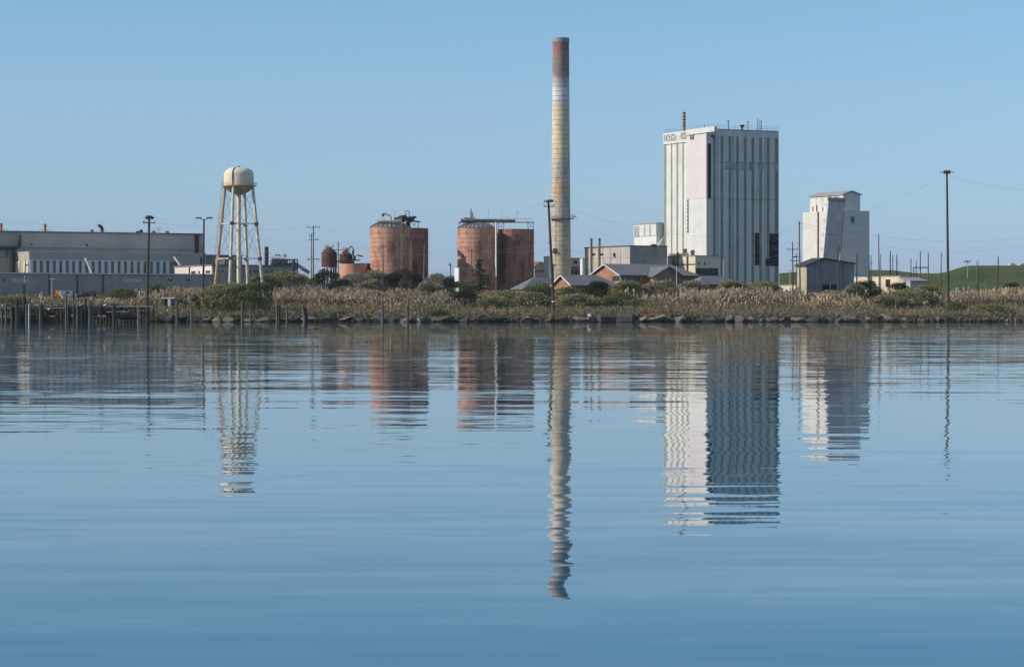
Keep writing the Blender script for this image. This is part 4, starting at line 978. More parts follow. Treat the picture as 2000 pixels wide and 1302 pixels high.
mb = MB(); R_.pan(mb, 'R', 1662.3, 1667.3, PZ(434.5, 622), PZ(423.5, 622), .1); o = mb.build('window', 'window_dark', r)
mb = MB(); R_.pan(mb, 'R', 1661.5, 1662.2, PZ(435, 622), PZ(423, 622), .16); R_.pan(mb, 'R', 1667.4, 1668, PZ(435, 622), PZ(423, 622), .16); mb.build('frame', 'concrete_dark', o)
mb = MB(); R_.pan(mb, 'L', 1598, 1599.4, R_.g, z1, .3); mb.build('downpipe', 'brown_gear', r)
mb = MB()
for k in range(9): R_.pan(mb, 'R', 1643, 1697.8, PZ(425 + k * 14, 624), PZ(424.7 + k * 14, 624), .04)
mb.build('pour_joint', 'concrete', r)
# slanting conveyor
ct = thing('conveyor_casing', 'tall leaning grey corrugated conveyor casing bolted to the cream tower', 'conveyor', P3(1622, 510, 606))
_a2 = at(1607, 607)
def on_plane(px, py): q = _a2 + u2 * solve(_a2, u2, px); return Vector((q.x, q.y, PZ(py, q.y)))
A, B_, C, Dd = on_plane(1607, 512), on_plane(1638.5, 513), on_plane(1647.5, 391), on_plane(1618.5, 389)
mb = MB(); w3 = Vector((v2.x * .8, v2.y * .8, 0))
k = 0; mb.v += [tuple(A), tuple(B_), tuple(C), tuple(Dd), tuple(A + w3), tuple(B_ + w3), tuple(C + w3), tuple(Dd + w3)]
mb.f += [(0, 1, 2, 3), (7, 6, 5, 4), (0, 4, 5, 1), (1, 5, 6, 2), (2, 6, 7, 3), (3, 7, 4, 0)]; mb.build('casing', 'corrugated', ct)
mb = MB()
for k in range(26):
    f = k / 25; a = A + (B_ - A) * f; c = Dd + (C - Dd) * f; o_ = Vector((u2.x * 0 - v2.x * .03, -v2.y * .03, 0)); mb.beam(a + o_, c + o_, .12, .05)
mb.build('corrugation', 'corrugated', ct)
mb = MB(); o_ = Vector((-v2.x * .12, -v2.y * .12, 0)); mb.beam(Dd + o_ + Vector((-.3, 0, .1)), C + o_ + Vector((.3, 0, .1)), .5, .7)
for f in (.02, .45): 
    a = A + (Dd - A) * f; c = B_ + (C - B_) * f; mb.beam(a + o_, c + o_, .08, .08)
for k in range(10): p = Dd + (C - Dd) * (k / 9) + o_; mb.beam(p, p + Vector((0, 0, random.uniform(.3, .9))), .2)
mb.build('head_frame', 'concrete_dark', ct)
mb = MB()
for f in (.22, .45, .68, .93):
    a = A + (Dd - A) * f + w3 * .5; mb.beam(a, a + Vector((-.75, .2, .1)), .1); mb.beam(a + Vector((0, 0, -.9)), a + Vector((-.75, .2, .1)), .08); mb.beam(a, a + Vector((.2, 2.2, 0)), .12)
    c = B_ + (C - B_) * f + w3 * .5; mb.beam(c, c + Vector((.6, -.1, .1)), .13); mb.beam(c, c + Vector((-.1, 2.5, 0)), .12)
mb.build('bracket', 'light_trim', ct)
mb = MB(); a = B_ + (C - B_) * .5; mb.beam(B_ + Vector((.3, .2, 0)), C + Vector((.3, .2, 0)), .16); mb.build('side_ladder', 'brown_gear', ct)

# ------------------------------------------------------------------ shed and low buildings
b = Bld(1556.5, 1576, 1668, D=566); r = b.root('timber_shed', 'dark grey gabled shed with tan end wall in front of the cream tower', 'building')
fr = .40; ez, rz = PZ(517.5, 566), PZ(505, 566)
a0, a1 = b.N, b.N + u2 * b.tu; c = b.N + u2 * b.tu * .34
def gable_asym(z0, off, th):
    mb = MB(); a = b.N + v2 * off; bb_ = a + u2 * b.tu; cc = a + u2 * b.tu * .34; w_ = v2 * th
    mb.prism([(a.x, a.y), (cc.x, cc.y), (bb_.x, bb_.y), (bb_.x + w_.x, bb_.y + w_.y), (cc.x + w_.x, cc.y + w_.y), (a.x + w_.x, a.y + w_.y)], z0, [ez, rz, ez + .45, ez + .45, rz, ez]); return mb
gable_asym(b.g, 0, b.tv).build('wall', 'shed_dark', r)
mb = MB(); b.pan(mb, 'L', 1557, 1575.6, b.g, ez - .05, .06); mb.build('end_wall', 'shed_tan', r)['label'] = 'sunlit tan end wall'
mb = MB(); 
for (w0, q0, w1, q1) in ((-.5, ez - .2, b.tu * .34, rz + .02), (b.tu + .5, ez + .3, b.tu * .34, rz + .02)):
    p0 = b.N - v2 * .4 + u2 * w0; p1 = b.N - v2 * .4 + u2 * w1; p2 = b.N + v2 * (b.tv + .4) + u2 * w1; p3 = b.N + v2 * (b.tv + .4) + u2 * w0
    k = len(mb.v); pts = [(p0, q0), (p1, q1), (p2, q1), (p3, q0)]
    mb.v += [(p.x, p.y, z) for p, z in pts] + [(p.x, p.y, z + .22) for p, z in pts]
    mb.f += [(k, k + 1, k + 2, k + 3), (k + 7, k + 6, k + 5, k + 4), (k, k + 4, k + 5, k + 1), (k + 1, k + 5, k + 6, k + 2), (k + 2, k + 6, k + 7, k + 3), (k + 3, k + 7, k + 4, k)]
mb.build('roof', 'steel_dark', r)
mb = MB()
for px, w_ in ((1594, 2.4), (1620, 2.2), (1648, 1.6)): b.pan(mb, 'R', px, px + w_, b.g, ez - .1, .12)
mb.build('pier_strip', 'concrete_dark', r)
mb = MB(); b.pan(mb, 'R', 1606, 1633, PZ(566, 570), PZ(556, 570), .1); mb.build('doorway', 'black_hole', r)
b = Bld(1641, 1758, 1777, D=600); r = b.root('low_block_building', 'low sunlit beige building with a dark doorway behind bushes', 'building')
zt = PZ(540, 600); mb = MB(); b.body(mb, b.g, zt); mb.build('wall', 'beige_low', r)
mb = MB(); b.body(mb, zt, zt + .12, .12); mb.build('roof', 'light_trim', r)
mb = MB(); b.pan(mb, 'L', 1730, 1738.5, PZ(560, 600), PZ(545, 600), .06); mb.build('doorway', 'black_hole', r)
mb = MB(); a, c = b.P('R', 1758.5, 0, .1), b.P('R', 1777, 0, .1); mb.prism([(a.x, a.y), (c.x + 0, c.y), (c.x + v2.x * 6, c.y + v2.y * 6), (a.x + v2.x * 6, a.y + v2.y * 6)], b.g, [zt - .1, PZ(549, 600), PZ(549, 600), zt - .1])
mb.build('sloping_wing', 'concrete', r) if False else None
q = Bld(1757, 1778, 1784, D=590); rr = q.root('lean_to', 'pale lean-to with a sloping roof beside the H shaped pole frame', 'building')
a0, a1 = q.N, q.N + v2 * q.tv; o2 = a1 + u2 * 5; o1 = a0 + u2 * 5
mb = MB(); mb.prism([tuple(a0), tuple(o1), tuple(o2), tuple(a1)], q.g, [PZ(550, 590), PZ(550, 590), PZ(543, 590), PZ(543, 590)]); mb.build('wall', 'concrete', rr)
mb = MB(); mb.prism([tuple(a0 - v2 * .3 - u2 * .2), tuple(o1 - v2 * .3), tuple(o2), tuple(a1 - u2 * .2)], [PZ(550, 590) + .02, PZ(550, 590) + .02, PZ(543, 590) + .02, PZ(543, 590) + .02], [PZ(550, 590) + .25, PZ(550, 590) + .25, PZ(543, 590) + .25, PZ(543, 590) + .25]); mb.build('roof', 'roof_pale', rr)
mb = MB(); q.pan(mb, 'L', 1763, 1769, PZ(557, 590), PZ(551, 590), .06); mb.build('window', 'window_dark', rr)
b = Bld(1523, 1554, 1562, D=600); r = b.root('low_wall_block', 'low white garden block left of the tan shed wall', 'building')
mb = MB(); b.body(mb, b.g, PZ(557.5, 600)); mb.build('wall', 'cream_wall', r); mb = MB(); b.body(mb, PZ(557.5, 600), PZ(556.5, 600), .15); mb.build('roof', 'light_trim', r)
b = Bld(887.5, 895.5, 898, D=668); r = b.root('switch_hut', 'small white hut against the left side of the domed eastern silo', 'building')
mb = MB(); b.body(mb, b.g, PZ(523, 668)); mb.build('wall', 'white_wall', r); mb = MB(); b.body(mb, PZ(523, 668), PZ(522.3, 668), .1); mb.build('roof', 'light_trim', r)
b = Bld(1868, 1872, 1904, D=600); r = b.root('flat_roof_store', 'low flat store roof seen over reeds at the foot of the green hill', 'building')
mb = MB(); b.body(mb, b.g, PZ(563.5, 600)); mb.build('wall', 'concrete', r); mb = MB(); b.body(mb, PZ(563.5, 600), PZ(562.4, 600), .15); mb.build('roof', 'pale_blue_panel', r)
for i, (x0, x1, yt) in enumerate(((1973, 1984, 513), (1992, 2004, 514))):
    b = Bld(x0 - 3, x0, x1, D=1500); gz = G(b.N.x, b.N.y) - 2; r = thing('distant_building', ['far white building on the hill skyline, the left one', 'far white building on the hill skyline at the frame edge'][i], 'building', (b.N.x, b.N.y, gz), 'far white buildings beyond the hill')
    mb = MB(); b.body(mb, gz, PZ(yt + 2, 1500)); mb.build('wall', 'far_white', r)
    mb = MB(); e = Bld(x0 + 1, x0 + 2, x1 - 4, D=1503); e.body(mb, PZ(yt + 2, 1500), PZ(yt, 1500)); mb.build('upper_storey', 'far_white', r)

# ------------------------------------------------------------------ POLES
def insul(mb, p, h=.35, r_=.09): mb.tube([p, p + Vector((0, 0, h))], [r_, r_ * .7], 6)
def pole(name, label, cat, xt, yt, xb, D, wpx, mname, arms=(), group=None, extra=None, top_d=None):
    s = D / F; xb_, y = PX(xb, D), D; g = G(xb_, y); yb = YH - (g - CAMH) / s
    # extrapolate the lean to ground
    t = thing(name, label, cat, (xb_, y, g), group)
    top = P3(xt, yt, D)
    mb = MB(); mb.tube([(xb_, y, min(g, .2) - 2.2 if g < 1.5 else g - .8), ((xb_ + top.x) / 2, y, (g + top.z) / 2), tuple(top)], [wpx * s * .55, wpx * s * .49, wpx * s * .38], 10)
    mb.build('pole', mname, t, smooth=True)
    for (ya, x0, x1, ins) in arms:
        f = (ya - yt) / max(1, (yb - yt)); xc = xt + (xb - xt) * f
        mb = MB(); a, c = P3(xt + (xb - xt) * f + x0, ya, D - wpx * s * .6), P3(xc + x1, ya, D - wpx * s * .6); mb.beam(a, c, .13, .16)
        arm = mb.build('crossarm', mname, t)
        if ins:
            mb = MB()
            for q in ins:
                p = P3(xc + q, ya, D - wpx * s * .6); insul(mb, p if q == q else p, .45 if not (isinstance(ins, list)) else -.5)
            mb.build('insulators', 'insulator', arm)
    return t, top
random.seed(21)
def nest(px, py, D, wpx, label):
    p = P3(px, py, D); s = D / F; R = wpx / 2 * s; mb = MB()
    for k in range(170):
        a = random.uniform(0, 6.28); r_ = R * math.sqrt(random.random()) * .9; z = random.uniform(0, 1)
        rr = r_ * (1 - .55 * z) if z > .4 else r_ * (.65 + .5 * z)
        c = Vector((p.x + rr * math.cos(a), p.y + rr * math.sin(a), p.z + z * R * .62)); b_ = a + 1.57 + random.uniform(-.6, .6)
        d = Vector((math.cos(b_), math.sin(b_), random.uniform(-.25, .25))) * random.uniform(.25, .55); mb.beam(c - d, c + d, random.uniform(.04, .1))
    for k in range(7):
        a = random.uniform(0, 6.28); c = Vector((p.x + R * .8 * math.cos(a), p.y, p.z + .2)); mb.beam(c, c + Vector((math.cos(a) * .8, 0, random.uniform(-.2, .2))), .05)
    mb.lathe((p.x, p.y), [(R * .3, p.z), (R * .62, p.z + R * .2), (R * .66, p.z + R * .3), (R * .3, p.z + R * .48)], 10)
    tag(mb.build('bird_nest', 'nest', origin=p), label, 'nest', 'stick nests on tall poles')
pole('mast_pole', 'tall dark timber mast with a nest rising from the old pier', 'pole', 291.5, 427, 286, 497, 5.6, 'pole_wood', [(435.5, -12, 12, (-11, -8, -4, 10))])
nest(292, 427.5, 497, 19, 'wide flat stick nest on the pole over the old pier')
t, top = pole('flood_mast', 'tall dark mast with two angled lamp arms left of the water tower', 'lamp post', 398.5, 428, 396.5, 530, 4.2, 'pole_wood')
for s_ in (-1, 1):
    mb = MB(); mb.tube([top + Vector((0, 0, -.3)), top + Vector((s_ * .5, 0, .05)), top + Vector((s_ * 1.0, 0, .2))], .07, 6)
    mb.beam(top + Vector((s_ * .55, 0, .28)), top + Vector((s_ * 1.75, 0, .3 + .08 * s_)), .5, .2); arm = mb.build('lamp_arm', 'steel_grey' if s_ > 0 else 'steel_dark', t)
    mb = MB(); mb.box((top.x + s_ * 1.4, top.y, top.z + .2), (.6, .5, .22)); mb.box((top.x + s_ * .75, top.y, top.z + .22), (.4, .5, .2)); mb.build('floodlight', 'steel_dark', arm)
t, top = pole('leaning_pole', 'leaning dark timber mast in front of the tall chimney base', 'pole', 1071, 392, 1082.3, 508, 5.4, 'pole_wood', [(394.5, -8, 3, (-7.5, -4)), (403, -9.5, 10, (-9, 9))])
mb = MB(); p = P3(1081, 590, 507.4); mb.lathe((p.x, p.y + .35), [(.33, p.z), (.34, p.z + .1), (.33, p.z + .22)], 12); mb.build('marker_band', 'gull', t)
mb = MB(); a = P3(1074.2, 475, 507.5); mb.beam(a, a + Vector((-.45, 0, 0)), .1, .08); mb.beam(a + Vector((-.4, 0, 0)), a + Vector((0, 0, .6)), .05); mb.build('side_bracket', 'steel_dark', t)
nest(1074.5, 394, 508, 11, 'small ragged stick nest on the leaning pole before the chimney')
t, top = pole('mast_pole', 'tall dark mast standing alone before the green hill', 'pole', 1849.3, 337, 1852.5, 518, 4.8, 'pole_wood')
nest(1849.5, 338.5, 518, 17, 'domed stick nest on the lone mast before the green hill')
mb = MB()
for dx in (-1.3, 1.6): mb.beam(top + Vector((0, 0, .1)), top + Vector((dx, 0, .05)), .08)
mb.build('nest_bracket', 'steel_dark', t)
# twin pole
pole('utility_pole', 'taller pole of the twin pair with crossarms right of the water tower', 'utility pole', 612, 441, 612, 640, 2.9, 'pole_pale', [(444, -12, 12.5, (-11.5, 0, 5, 11.5)), (455.5, -4, 4.5, ()), (468.5, 0, 10.5, (9, 5)), (505.5, -12, 12, [-10, -8, 7, 11])])
pole('utility_pole', 'shorter pole of the twin pair right of the water tower', 'utility pole', 608.3, 455, 608.3, 644, 2.4, 'pole_pale', [(461, -4, 3, (-3,)), (468, -5, 3, (-4,))])
PL = [  # xt, yt, xb, D, w, mat, arms, label, kind
 (748.5, 475, 747.5, 570, 2.2, 'pole_pale', [(481.5, -6, 5, (-5, 4)), (498, -3, 3, ())], 'slim pale pole with a short crossarm before the western silo'),
 (803.8, 469, 803, 640, 2.0, 'pole_pale', [(505, -4, 3, ())], 'thin pale pole before the seam of the western silos'),
 (829, 473, 826.5, 640, 2.0, 'pole_pale', [], 'thin slightly leaning pole before the dark western silo'),
 (660.5, 472, 660.5, 650, 2.4, 'pole_pale', [(476, -1.5, 1.5, ())], 'plain pole beside the maroon vessel'),
 (921.5, 485, 920.5, 600, 2.2, 'pole_brown', [(489.5, -8, 5, (-7, 0, 4))], 'short crossarm pole behind the spruce tree'),
 (880, 513, 881, 600, 2.2, 'pole_wood', [(518, -3.5, 1.5, (-3,))], 'stubby dark pole on the skyline between the silo pairs'),
 (1560.8, 432, 1563, 545, 3.0, 'pole_brown', [(437, -1.5, 3.5, ())], 'tallest brown pole left of the cream hopper tower'),
 (1548, 472, 1549, 580, 2.4, 'pole_wood', [(487, -10, 10, (-9.5, 9.5)), (502, -1, 8, ())], 'cross topped pole left of the tan shed wall'),
 (1556, 494, 1555.5, 590, 1.9, 'pole_wood', [(501, -9, 9, ()), (509.5, -12, 8, (-11,))], 'low crossarm pole just behind the tan shed wall'),
 (1638.6, 478, 1638.6, 556, 2.3, 'pole_wood', [], 'thin dark pole before the foot of the slanting conveyor'),
 (1673.5, 497, 1673.5, 545, 2.8, 'pole_wood', [], 'stout dark pole before the shaded face of the cream tower'),
 (1697.5, 498, 1697.5, 590, 2.2, 'pole_wood', [], 'dark pole hugging the right edge of the cream tower'),
 (1701.5, 499, 1701, 596, 1.9, 'pole_brown', [(514, -1, 3, ())], 'thinner pole just right of the cream tower'),
 (1716, 457, 1717.5, 570, 2.5, 'pole_brown', [], 'tall bare brown pole over the low beige building'),
 (1719.8, 496, 1719.5, 590, 2.0, 'pole_pale', [], 'shorter pale pole beside the tall bare brown one'),
 (1738.8, 490, 1739, 640, 2.3, 'pole_brown', [(500, -1.5, 1, ()), (505, -1.6, 1, ())], 'notched pole, leftmost of three over the beige roof'),
 (1743.5, 498, 1743.5, 650, 1.9, 'pole_brown', [(509, -1, 3, ())], 'short pole, middle of three over the beige roof'),
 (1751.5, 497, 1752, 640, 2.2, 'pole_brown', [(512, -1, 2.5, ())], 'pole with a side bracket, last of three over the beige roof'),
 (1779.3, 505, 1779.3, 640, 1.9, 'pole_wood', [], 'bare pole just left of the H shaped frame'),
 (1789.8, 508, 1789.3, 640, 1.6, 'pole_wood', [], 'short bare pole inside the H shaped frame'),
 (1838.4, 493, 1838, 860, 1.8, 'pole_wood', [(497, -1, 2, ()), (499, -1, 2.2, ())], 'pole on the hill crest near the tall lone mast'),
 (1907.5, 510, 1907.5, 640, 1.3, 'pole_pale', [], 'left thin pole of the pair on the green hill'),
 (1910.4, 508.5, 1910.4, 640, 1.4, 'pole_wood', [], 'right thin pole of the pair on the green hill'),
 (1925, 548, 1925, 620, 1.4, 'pole_pale', [(549, -1, 1, ())], 'very short post at the bottom of the green hill'),
 (1949.7, 500, 1949.2, 620, 1.9, 'pole_wood', [(506.5, -1.5, 1.5, ()), (511, -1.6, 1.6, ()), (514, -1.6, 1.6, ())], 'ladder like pole at the far right of the green hill'),
 (1521.7, 524, 1521.7, 610, 1.2, 'pole_white', [], 'thin white post beside the bottom right tower corner'),
 (1412.8, 507, 1413, 600, 1.9, 'pole_white', [], 'white post before the lower striped tower face'),
 (1321.5, 519, 1321.5, 570, 1.8, 'pole_white', [], 'short white post over the brick cross gable'),
 (2001, 497, 2001, 610, 2, 'pole_brown', [], 'pole cut by the right edge of the picture'),
]
for xt, yt, xb, D_, w_, m_, arms, lab in PL:
    if xt > 2000: continue
    pole('utility_pole', lab, 'utility pole', xt, yt, xb, D_, w_, m_, arms, 'utility poles around the mill')
# H frame
D_ = 620; a = P3(1784.5, 522, D_); hf = thing('pole_frame', 'H shaped frame of two tall poles and a stub joined by a dark beam', 'frame', (PX(1797, D_), D_, G(PX(1797, D_), D_)))
for px, py in ((1784.5, 521), (1797.6, 491), (1813, 494)):
    mb = MB(); x_ = PX(px, D_); mb.tube([(x_, D_, G(x_, D_) - .5), (x_, D_, PZ(py, D_))], [.16, .12], 8); mb.build('post', 'pole_brown', hf)
mb = MB(); mb.beam(P3(1784, 522.5, D_ - .25), P3(1813.6, 522.2, D_ - .25), .2, .25); mb.build('beam', 'steel_dark', hf)
# lamp posts
for px, py, D_, lab, nn in ((1889.8, 511, 640, 'white lamp post with clustered heads on the green hill', 4), (1543, 528, 650, 'short pale lamp post between the tall tower and tan shed', 1), (101.5, 544, 555, 'pale lamp post before the dark warehouse lean-to', 1)):
    x_ = PX(px, D_); g = G(x_, D_); t = thing('street_lamp', lab, 'lamp post', (x_, D_, g)); s = D_ / F
    mb = MB(); mb.tube([(x_, D_, g - .4), (x_, D_, PZ(py, D_))], [.11, .07], 8); mb.build('post', 'pole_white', t)
    for k in range(nn):
        mb = MB(); dx = (k - (nn - 1) / 2) * .32; p = Vector((x_ + dx * 1.4, D_, PZ(py, D_) + (.2 if k % 2 else -.05))); mb.box(tuple(p), (.5 if nn > 1 else .9, .4, .22), .4 * k); mb.beam(p, (x_, D_, PZ(py + 2, D_)), .05); mb.build('lamp_head', 'steel_dark' if nn > 1 else 'pole_white', t)
# wires
def wire(pts, label, r_=.015):
    mb = MB()
    P_ = []
    for (a, c, sag) in zip(pts, pts[1:], [p[3] for p in pts[1:]]):
        A_, C_ = P3(a[0], a[1], a[2]), P3(c[0], c[1], c[2])
        for k in range(17):
            f = k / 16; q = A_ + (C_ - A_) * f; q.z -= sag * 4 * f * (1 - f)
            if k or not P_: P_.append(q)
    mb.tube(P_, r_ * .85, 5); tag(mb.build('overhead_wire', 'wire', origin=P_[0]), label, 'cable', 'overhead wires')
wire([(-60, 418, 640, 0), (289.5, 456, 497, .6)], 'wire dropping from the left edge toward the nest pole')
wire([(-60, 424, 690, 0), (610, 470, 640, 1.5)], 'long wire crossing behind the warehouse roof to the twin poles')
wire([(293, 434, 497, 0), (398.5, 439, 530, .3), (600, 444, 640, .8)], 'wire from the nest pole past the lamp mast to the twin poles')
wire([(624, 444, 640, 0), (1062, 396, 508, 4.5)], 'upper wire from the twin poles sagging to the leaning pole')
wire([(622, 462, 640, 0), (748.5, 483, 570, .8), (921, 489, 600, .6), (1076, 486, 512, .6)], 'middle wire crossing both silo pairs')
wire([(620, 468, 640, 0), (1060, 475, 508, 3.0)], 'lower wire crossing both silo pairs')
wire([(1080, 403, 508, 0), (1548, 470, 580, 6.5)], 'wire sagging from the leaning pole across the tall tower')
wire([(1080, 395, 508, 0), (1846, 342, 518, 9.5)], 'long thin wire from the leaning pole to the lone mast')
wire([(1852, 342, 518, 0), (2060, 372, 560, 1.0)], 'wire running from the lone mast off the right edge')
wire([(1083, 484, 515, 0), (1558, 442, 545, 3.5)], 'wire rising from behind the leaning pole to the tallest brown pole')
wire([(1563, 436, 545, 0), (2060, 458, 600, 2.6)], 'upper wire from the tallest brown pole to the right edge')
wire([(1558, 488, 580, 0), (1563, 440, 545, .05), (2060, 464, 620, 4.5)], 'lower wire from the cross topped pole to the right edge')
wire([(1753, 512, 640, 0), (1779, 510, 640, 1.1)], 'short slack wire between poles over the beige roof')

# ------------------------------------------------------------------ PIER AND PILES
def pile(px, yt, w, D, mname, label, lean=0.0, group='old mooring piles', par=None, name='pile'):
    s = D / F; x = PX(px, D); zt = PZ(yt, D); r_ = w * s / 2 * 1.12
    mb = MB(); n = 9
    mb.tube([(x - lean, D, -1.6), (x - lean * .4, D, zt * .4), (x, D, zt - .12), (x + .03, D, zt)], [r_ * 1.08, r_ * 1.0, r_ * .93, r_ * .6], n)
    o = mb.build(name, mname, parent=par, origin=None if par else (x - lean, D, -1.6))
    if label: tag(o, label, 'pile', group)
    return o
pr = thing('derelict_pier', 'derelict low timber pier with rotten decking at the left shore', 'pier', (PX(150, 497), 497, 0))
mb = MB(); random.seed(31)
for (x0, x1, y, D_, h) in ((-20, 62, 604, 498, .5), (60, 136, 606, 498, 1.5), (134, 236, 606.5, 498, 1.6), (175, 292, 602, 499, .6), (230, 292, 611, 498, .7), (-20, 236, 618, 499, .35)):
    mb.beam(P3(x0, y, D_), P3(x1, y, D_), 1.6, h)
mb.beam(P3(60, 613.6, 497.4), P3(232, 613.6, 497.4), .5, .35); mb.beam(P3(170, 599.8, 499.5), P3(290, 599.6, 499.5), .5, .3)
mb.build('deck', 'timber_dark', pr)
mb = MB()
for (x0, x1, y) in ((-20, 20, 601.7), (-20, 21, 618), (60, 82, 601.6), (84, 128, 601.3), (208, 300, 598.4), (96, 108, 617.6), (176, 206, 618), (208, 250, 609)):
    mb.beam(P3(x0, y, 496.2), P3(x1, y, 496.2), .2, .14)
mb.build('rail', 'timber_pale', pr)
random.seed(77)
px = -8.0
while px < 300:
    if True:
        yt = random.uniform(592, 601); D_ = 498.6; s = D_ / F; x = PX(px, D_)
        mb = MB(); mb.tube([(x, D_, -1.2), (x + random.uniform(-.1, .1), D_, PZ(yt, D_))], random.uniform(.09, .17), 7); mb.build('stub_pile', random.choice(('pile_dark', 'timber_dark', 'timber_dark')), pr)
    px += random.uniform(5, 8)
mb = MB(); 
for k in range(40):
    mb = MB(); x0 = random.uniform(60, 230); mb.beam(P3(x0, random.uniform(603, 606), 497.2), P3(x0 + random.uniform(-2, 2), random.uniform(616, 622), 497.2), random.uniform(.08, .2)); mb.build('brace', 'pile_grey' if k % 2 else 'timber_dark', pr)
PI_ = [(3, 600, 3, 'pile_grey', 'thin pile at the left frame edge'), (12, 592.5, 4.2, 'pile_grey', 'grey pile left of the blackened pair by the old pier'), (22.5, 599, 3.2, 'pile_grey', 'short grey pile leaning on a blackened one'),
 (26, 598, 5.6, 'pile_dark', 'squat black pile beside the tallest stump'), (33.5, 584, 5.8, 'pile_dark', 'black pile with a knobbed tall head'), (30.5, 596, 3, 'pile_grey', 'grey sliver pile stuck to the knobbed black pile'), (40.5, 598, 5, 'pile_dark', 'black pile right of the knobbed one'),
 (47.5, 578, 6.4, 'pile_dark', 'stout black pile carrying the thin signal pole'), (51.5, 594, 4, 'pile_grey', 'dull grey pile right of the signal pole pile'), (57.2, 593.5, 3.6, 'timber_pale', 'bleached pale pile near the signal pole'),
 (78, 597, 3.5, 'pile_grey', 'grey half of the mossy pile pair'), (82, 596, 5, 'pile_dark', 'mossy dark half of the pile pair'), (92, 614, 8, 'pile_dark', 'broad black stump barely above the water'), (129, 572, 3.6, 'pile_grey', 'tall slim grey pile before the orange machine'),
 (134, 600, 7.2, 'pile_dark', 'thick black pile touching the tall slim grey one'), (143, 567, 3.4, 'pile_grey', 'slim pale pile with sloped top before the white van'), (151.5, 597, 4, 'pile_grey', 'grey pile left of the broken black pair'), (155.5, 597, 5, 'pile_dark', 'left black pile of the broken pair'), (160, 596, 5, 'pile_dark', 'right black pile of the broken pair'),
 (167.5, 582, 4, 'pile_dark', 'tall dark pile, left of the paired posts mid pier'), (175, 585, 4.2, 'pile_grey', 'tall greyish pile, right of the paired posts mid pier'), (222.5, 593, 6.6, 'pile_dark', 'thick blue black pile left of the floating fender'),
 (345, 588, 4.2, 'pile_grey', 'lone grey pile before the white hut frame'), (374.3, 596, 3.8, 'pile_grey', 'shorter lone pile right of the white hut frame'), (472.7, 587, 4.5, 'pile_grey', 'taller grey pile under the dark bush'), (489, 600, 3.2, 'pile_grey', 'thin short pile under the dark bush'),
 (541, 589, 3.4, 'pile_grey', 'grey pile leaning against a black stump'), (545.5, 595, 5, 'pile_dark', 'black stump beside a taller grey pile'), (561, 598, 4, 'pile_grey', 'single grey pile right of the black stump'), (747.3, 588, 4.6, 'pile_grey', 'grey pile below the western domed silo'),
 (796, 595, 5.5, 'pile_grey', 'wedge topped grey pile below the dark western silo')]
for px, yt, w_, m_, lab in PI_: pile(px, yt, w_, 494.0 + (px % 3) * .7 if px < 300 else 495.5, m_, lab, random.uniform(-.08, .08))
pile(592, 594, 5.5, 495.5, 'pile_grey', 'broad split pile leaning left under the twin poles', -.45); pile(597, 601, 4.0, 495.8, 'pile_dark', 'dark splinter propping the broad split pile', -.5)
pile(818, 595, 4.2, 495.5, 'pile_grey', 'strongly leaning pile left of the dark round bush', -.55)
p = P3(47.2, 578, 493.6); t = thing('signal_pole', 'thin white pole with a dark fitting on a stout pile', 'pole', p)
mb = MB(); mb.tube([p, P3(47.8, 538, 493.6)], .06, 6); mb.build('lower_pole', 'pole_white', t); mb = MB(); mb.tube([P3(47.8, 538, 493.6), P3(49.5, 505.5, 493.6)], .05, 6); mb.box(tuple(P3(51.5, 517.5, 493.6)), (.45, .3, .3)); mb.box(tuple(P3(47.5, 565, 493.6)), (.5, .4, 2.2)); mb.build('upper_pole', 'steel_dark', t)
p = P3(269.5, 600, 494.5); mb = MB(); mb.tube([(p.x, p.y, -1.2), (p.x, p.y, p.z)], .07, 6); mb.beam(P3(266, 599, 494.5), P3(271, 599, 494.5), .12); tag(mb.build('marker_post', 'timber_pale', origin=(p.x, p.y, -1.2)), 'thin bleached post standing in the water beside the fender', 'post')
mb = MB(); a = P3(234, 618, 495.5); c = P3(252, 618, 495.5); mb.tube([a, c], .62, 14); mb.tube([P3(253, 618, 495.5), P3(272, 618.5, 495.8)], .6, 14)
t = tag(mb.build('floating_fender', 'black_paint', origin=a), 'two black floating fender drums under the pier end', 'fender')
# white hut frame
ht = thing('white_hut', 'small white hut frame with dark openings on the rubble', 'hut', (PX(328, 505), 505, G(PX(328, 505), 505)))
D_ = 505; mb = MB(); mb.beam(P3(314.5, 582.3, D_), P3(340, 582, D_), .5, .24); mb.build('roof_beam', 'white_wall', ht)
mb = MB(); mb.box(tuple(P3(330.5, 590, D_)), (.55, .4, 1.5)); mb.build('pillar', 'white_wall', ht)
mb = MB(); mb.box(tuple(P3(321, 590, D_ + .4)), (1.3, .4, 1.4)); mb.box(tuple(P3(337.5, 590, D_ + .4)), (.7, .4, 1.4)); mb.build('back_panel', 'brown_gear', ht)
mb = MB(); mb.box(tuple(P3(324, 590, D_ + .1)), (.5, .2, 1.3)); mb.build('doorway', 'black_hole', ht)

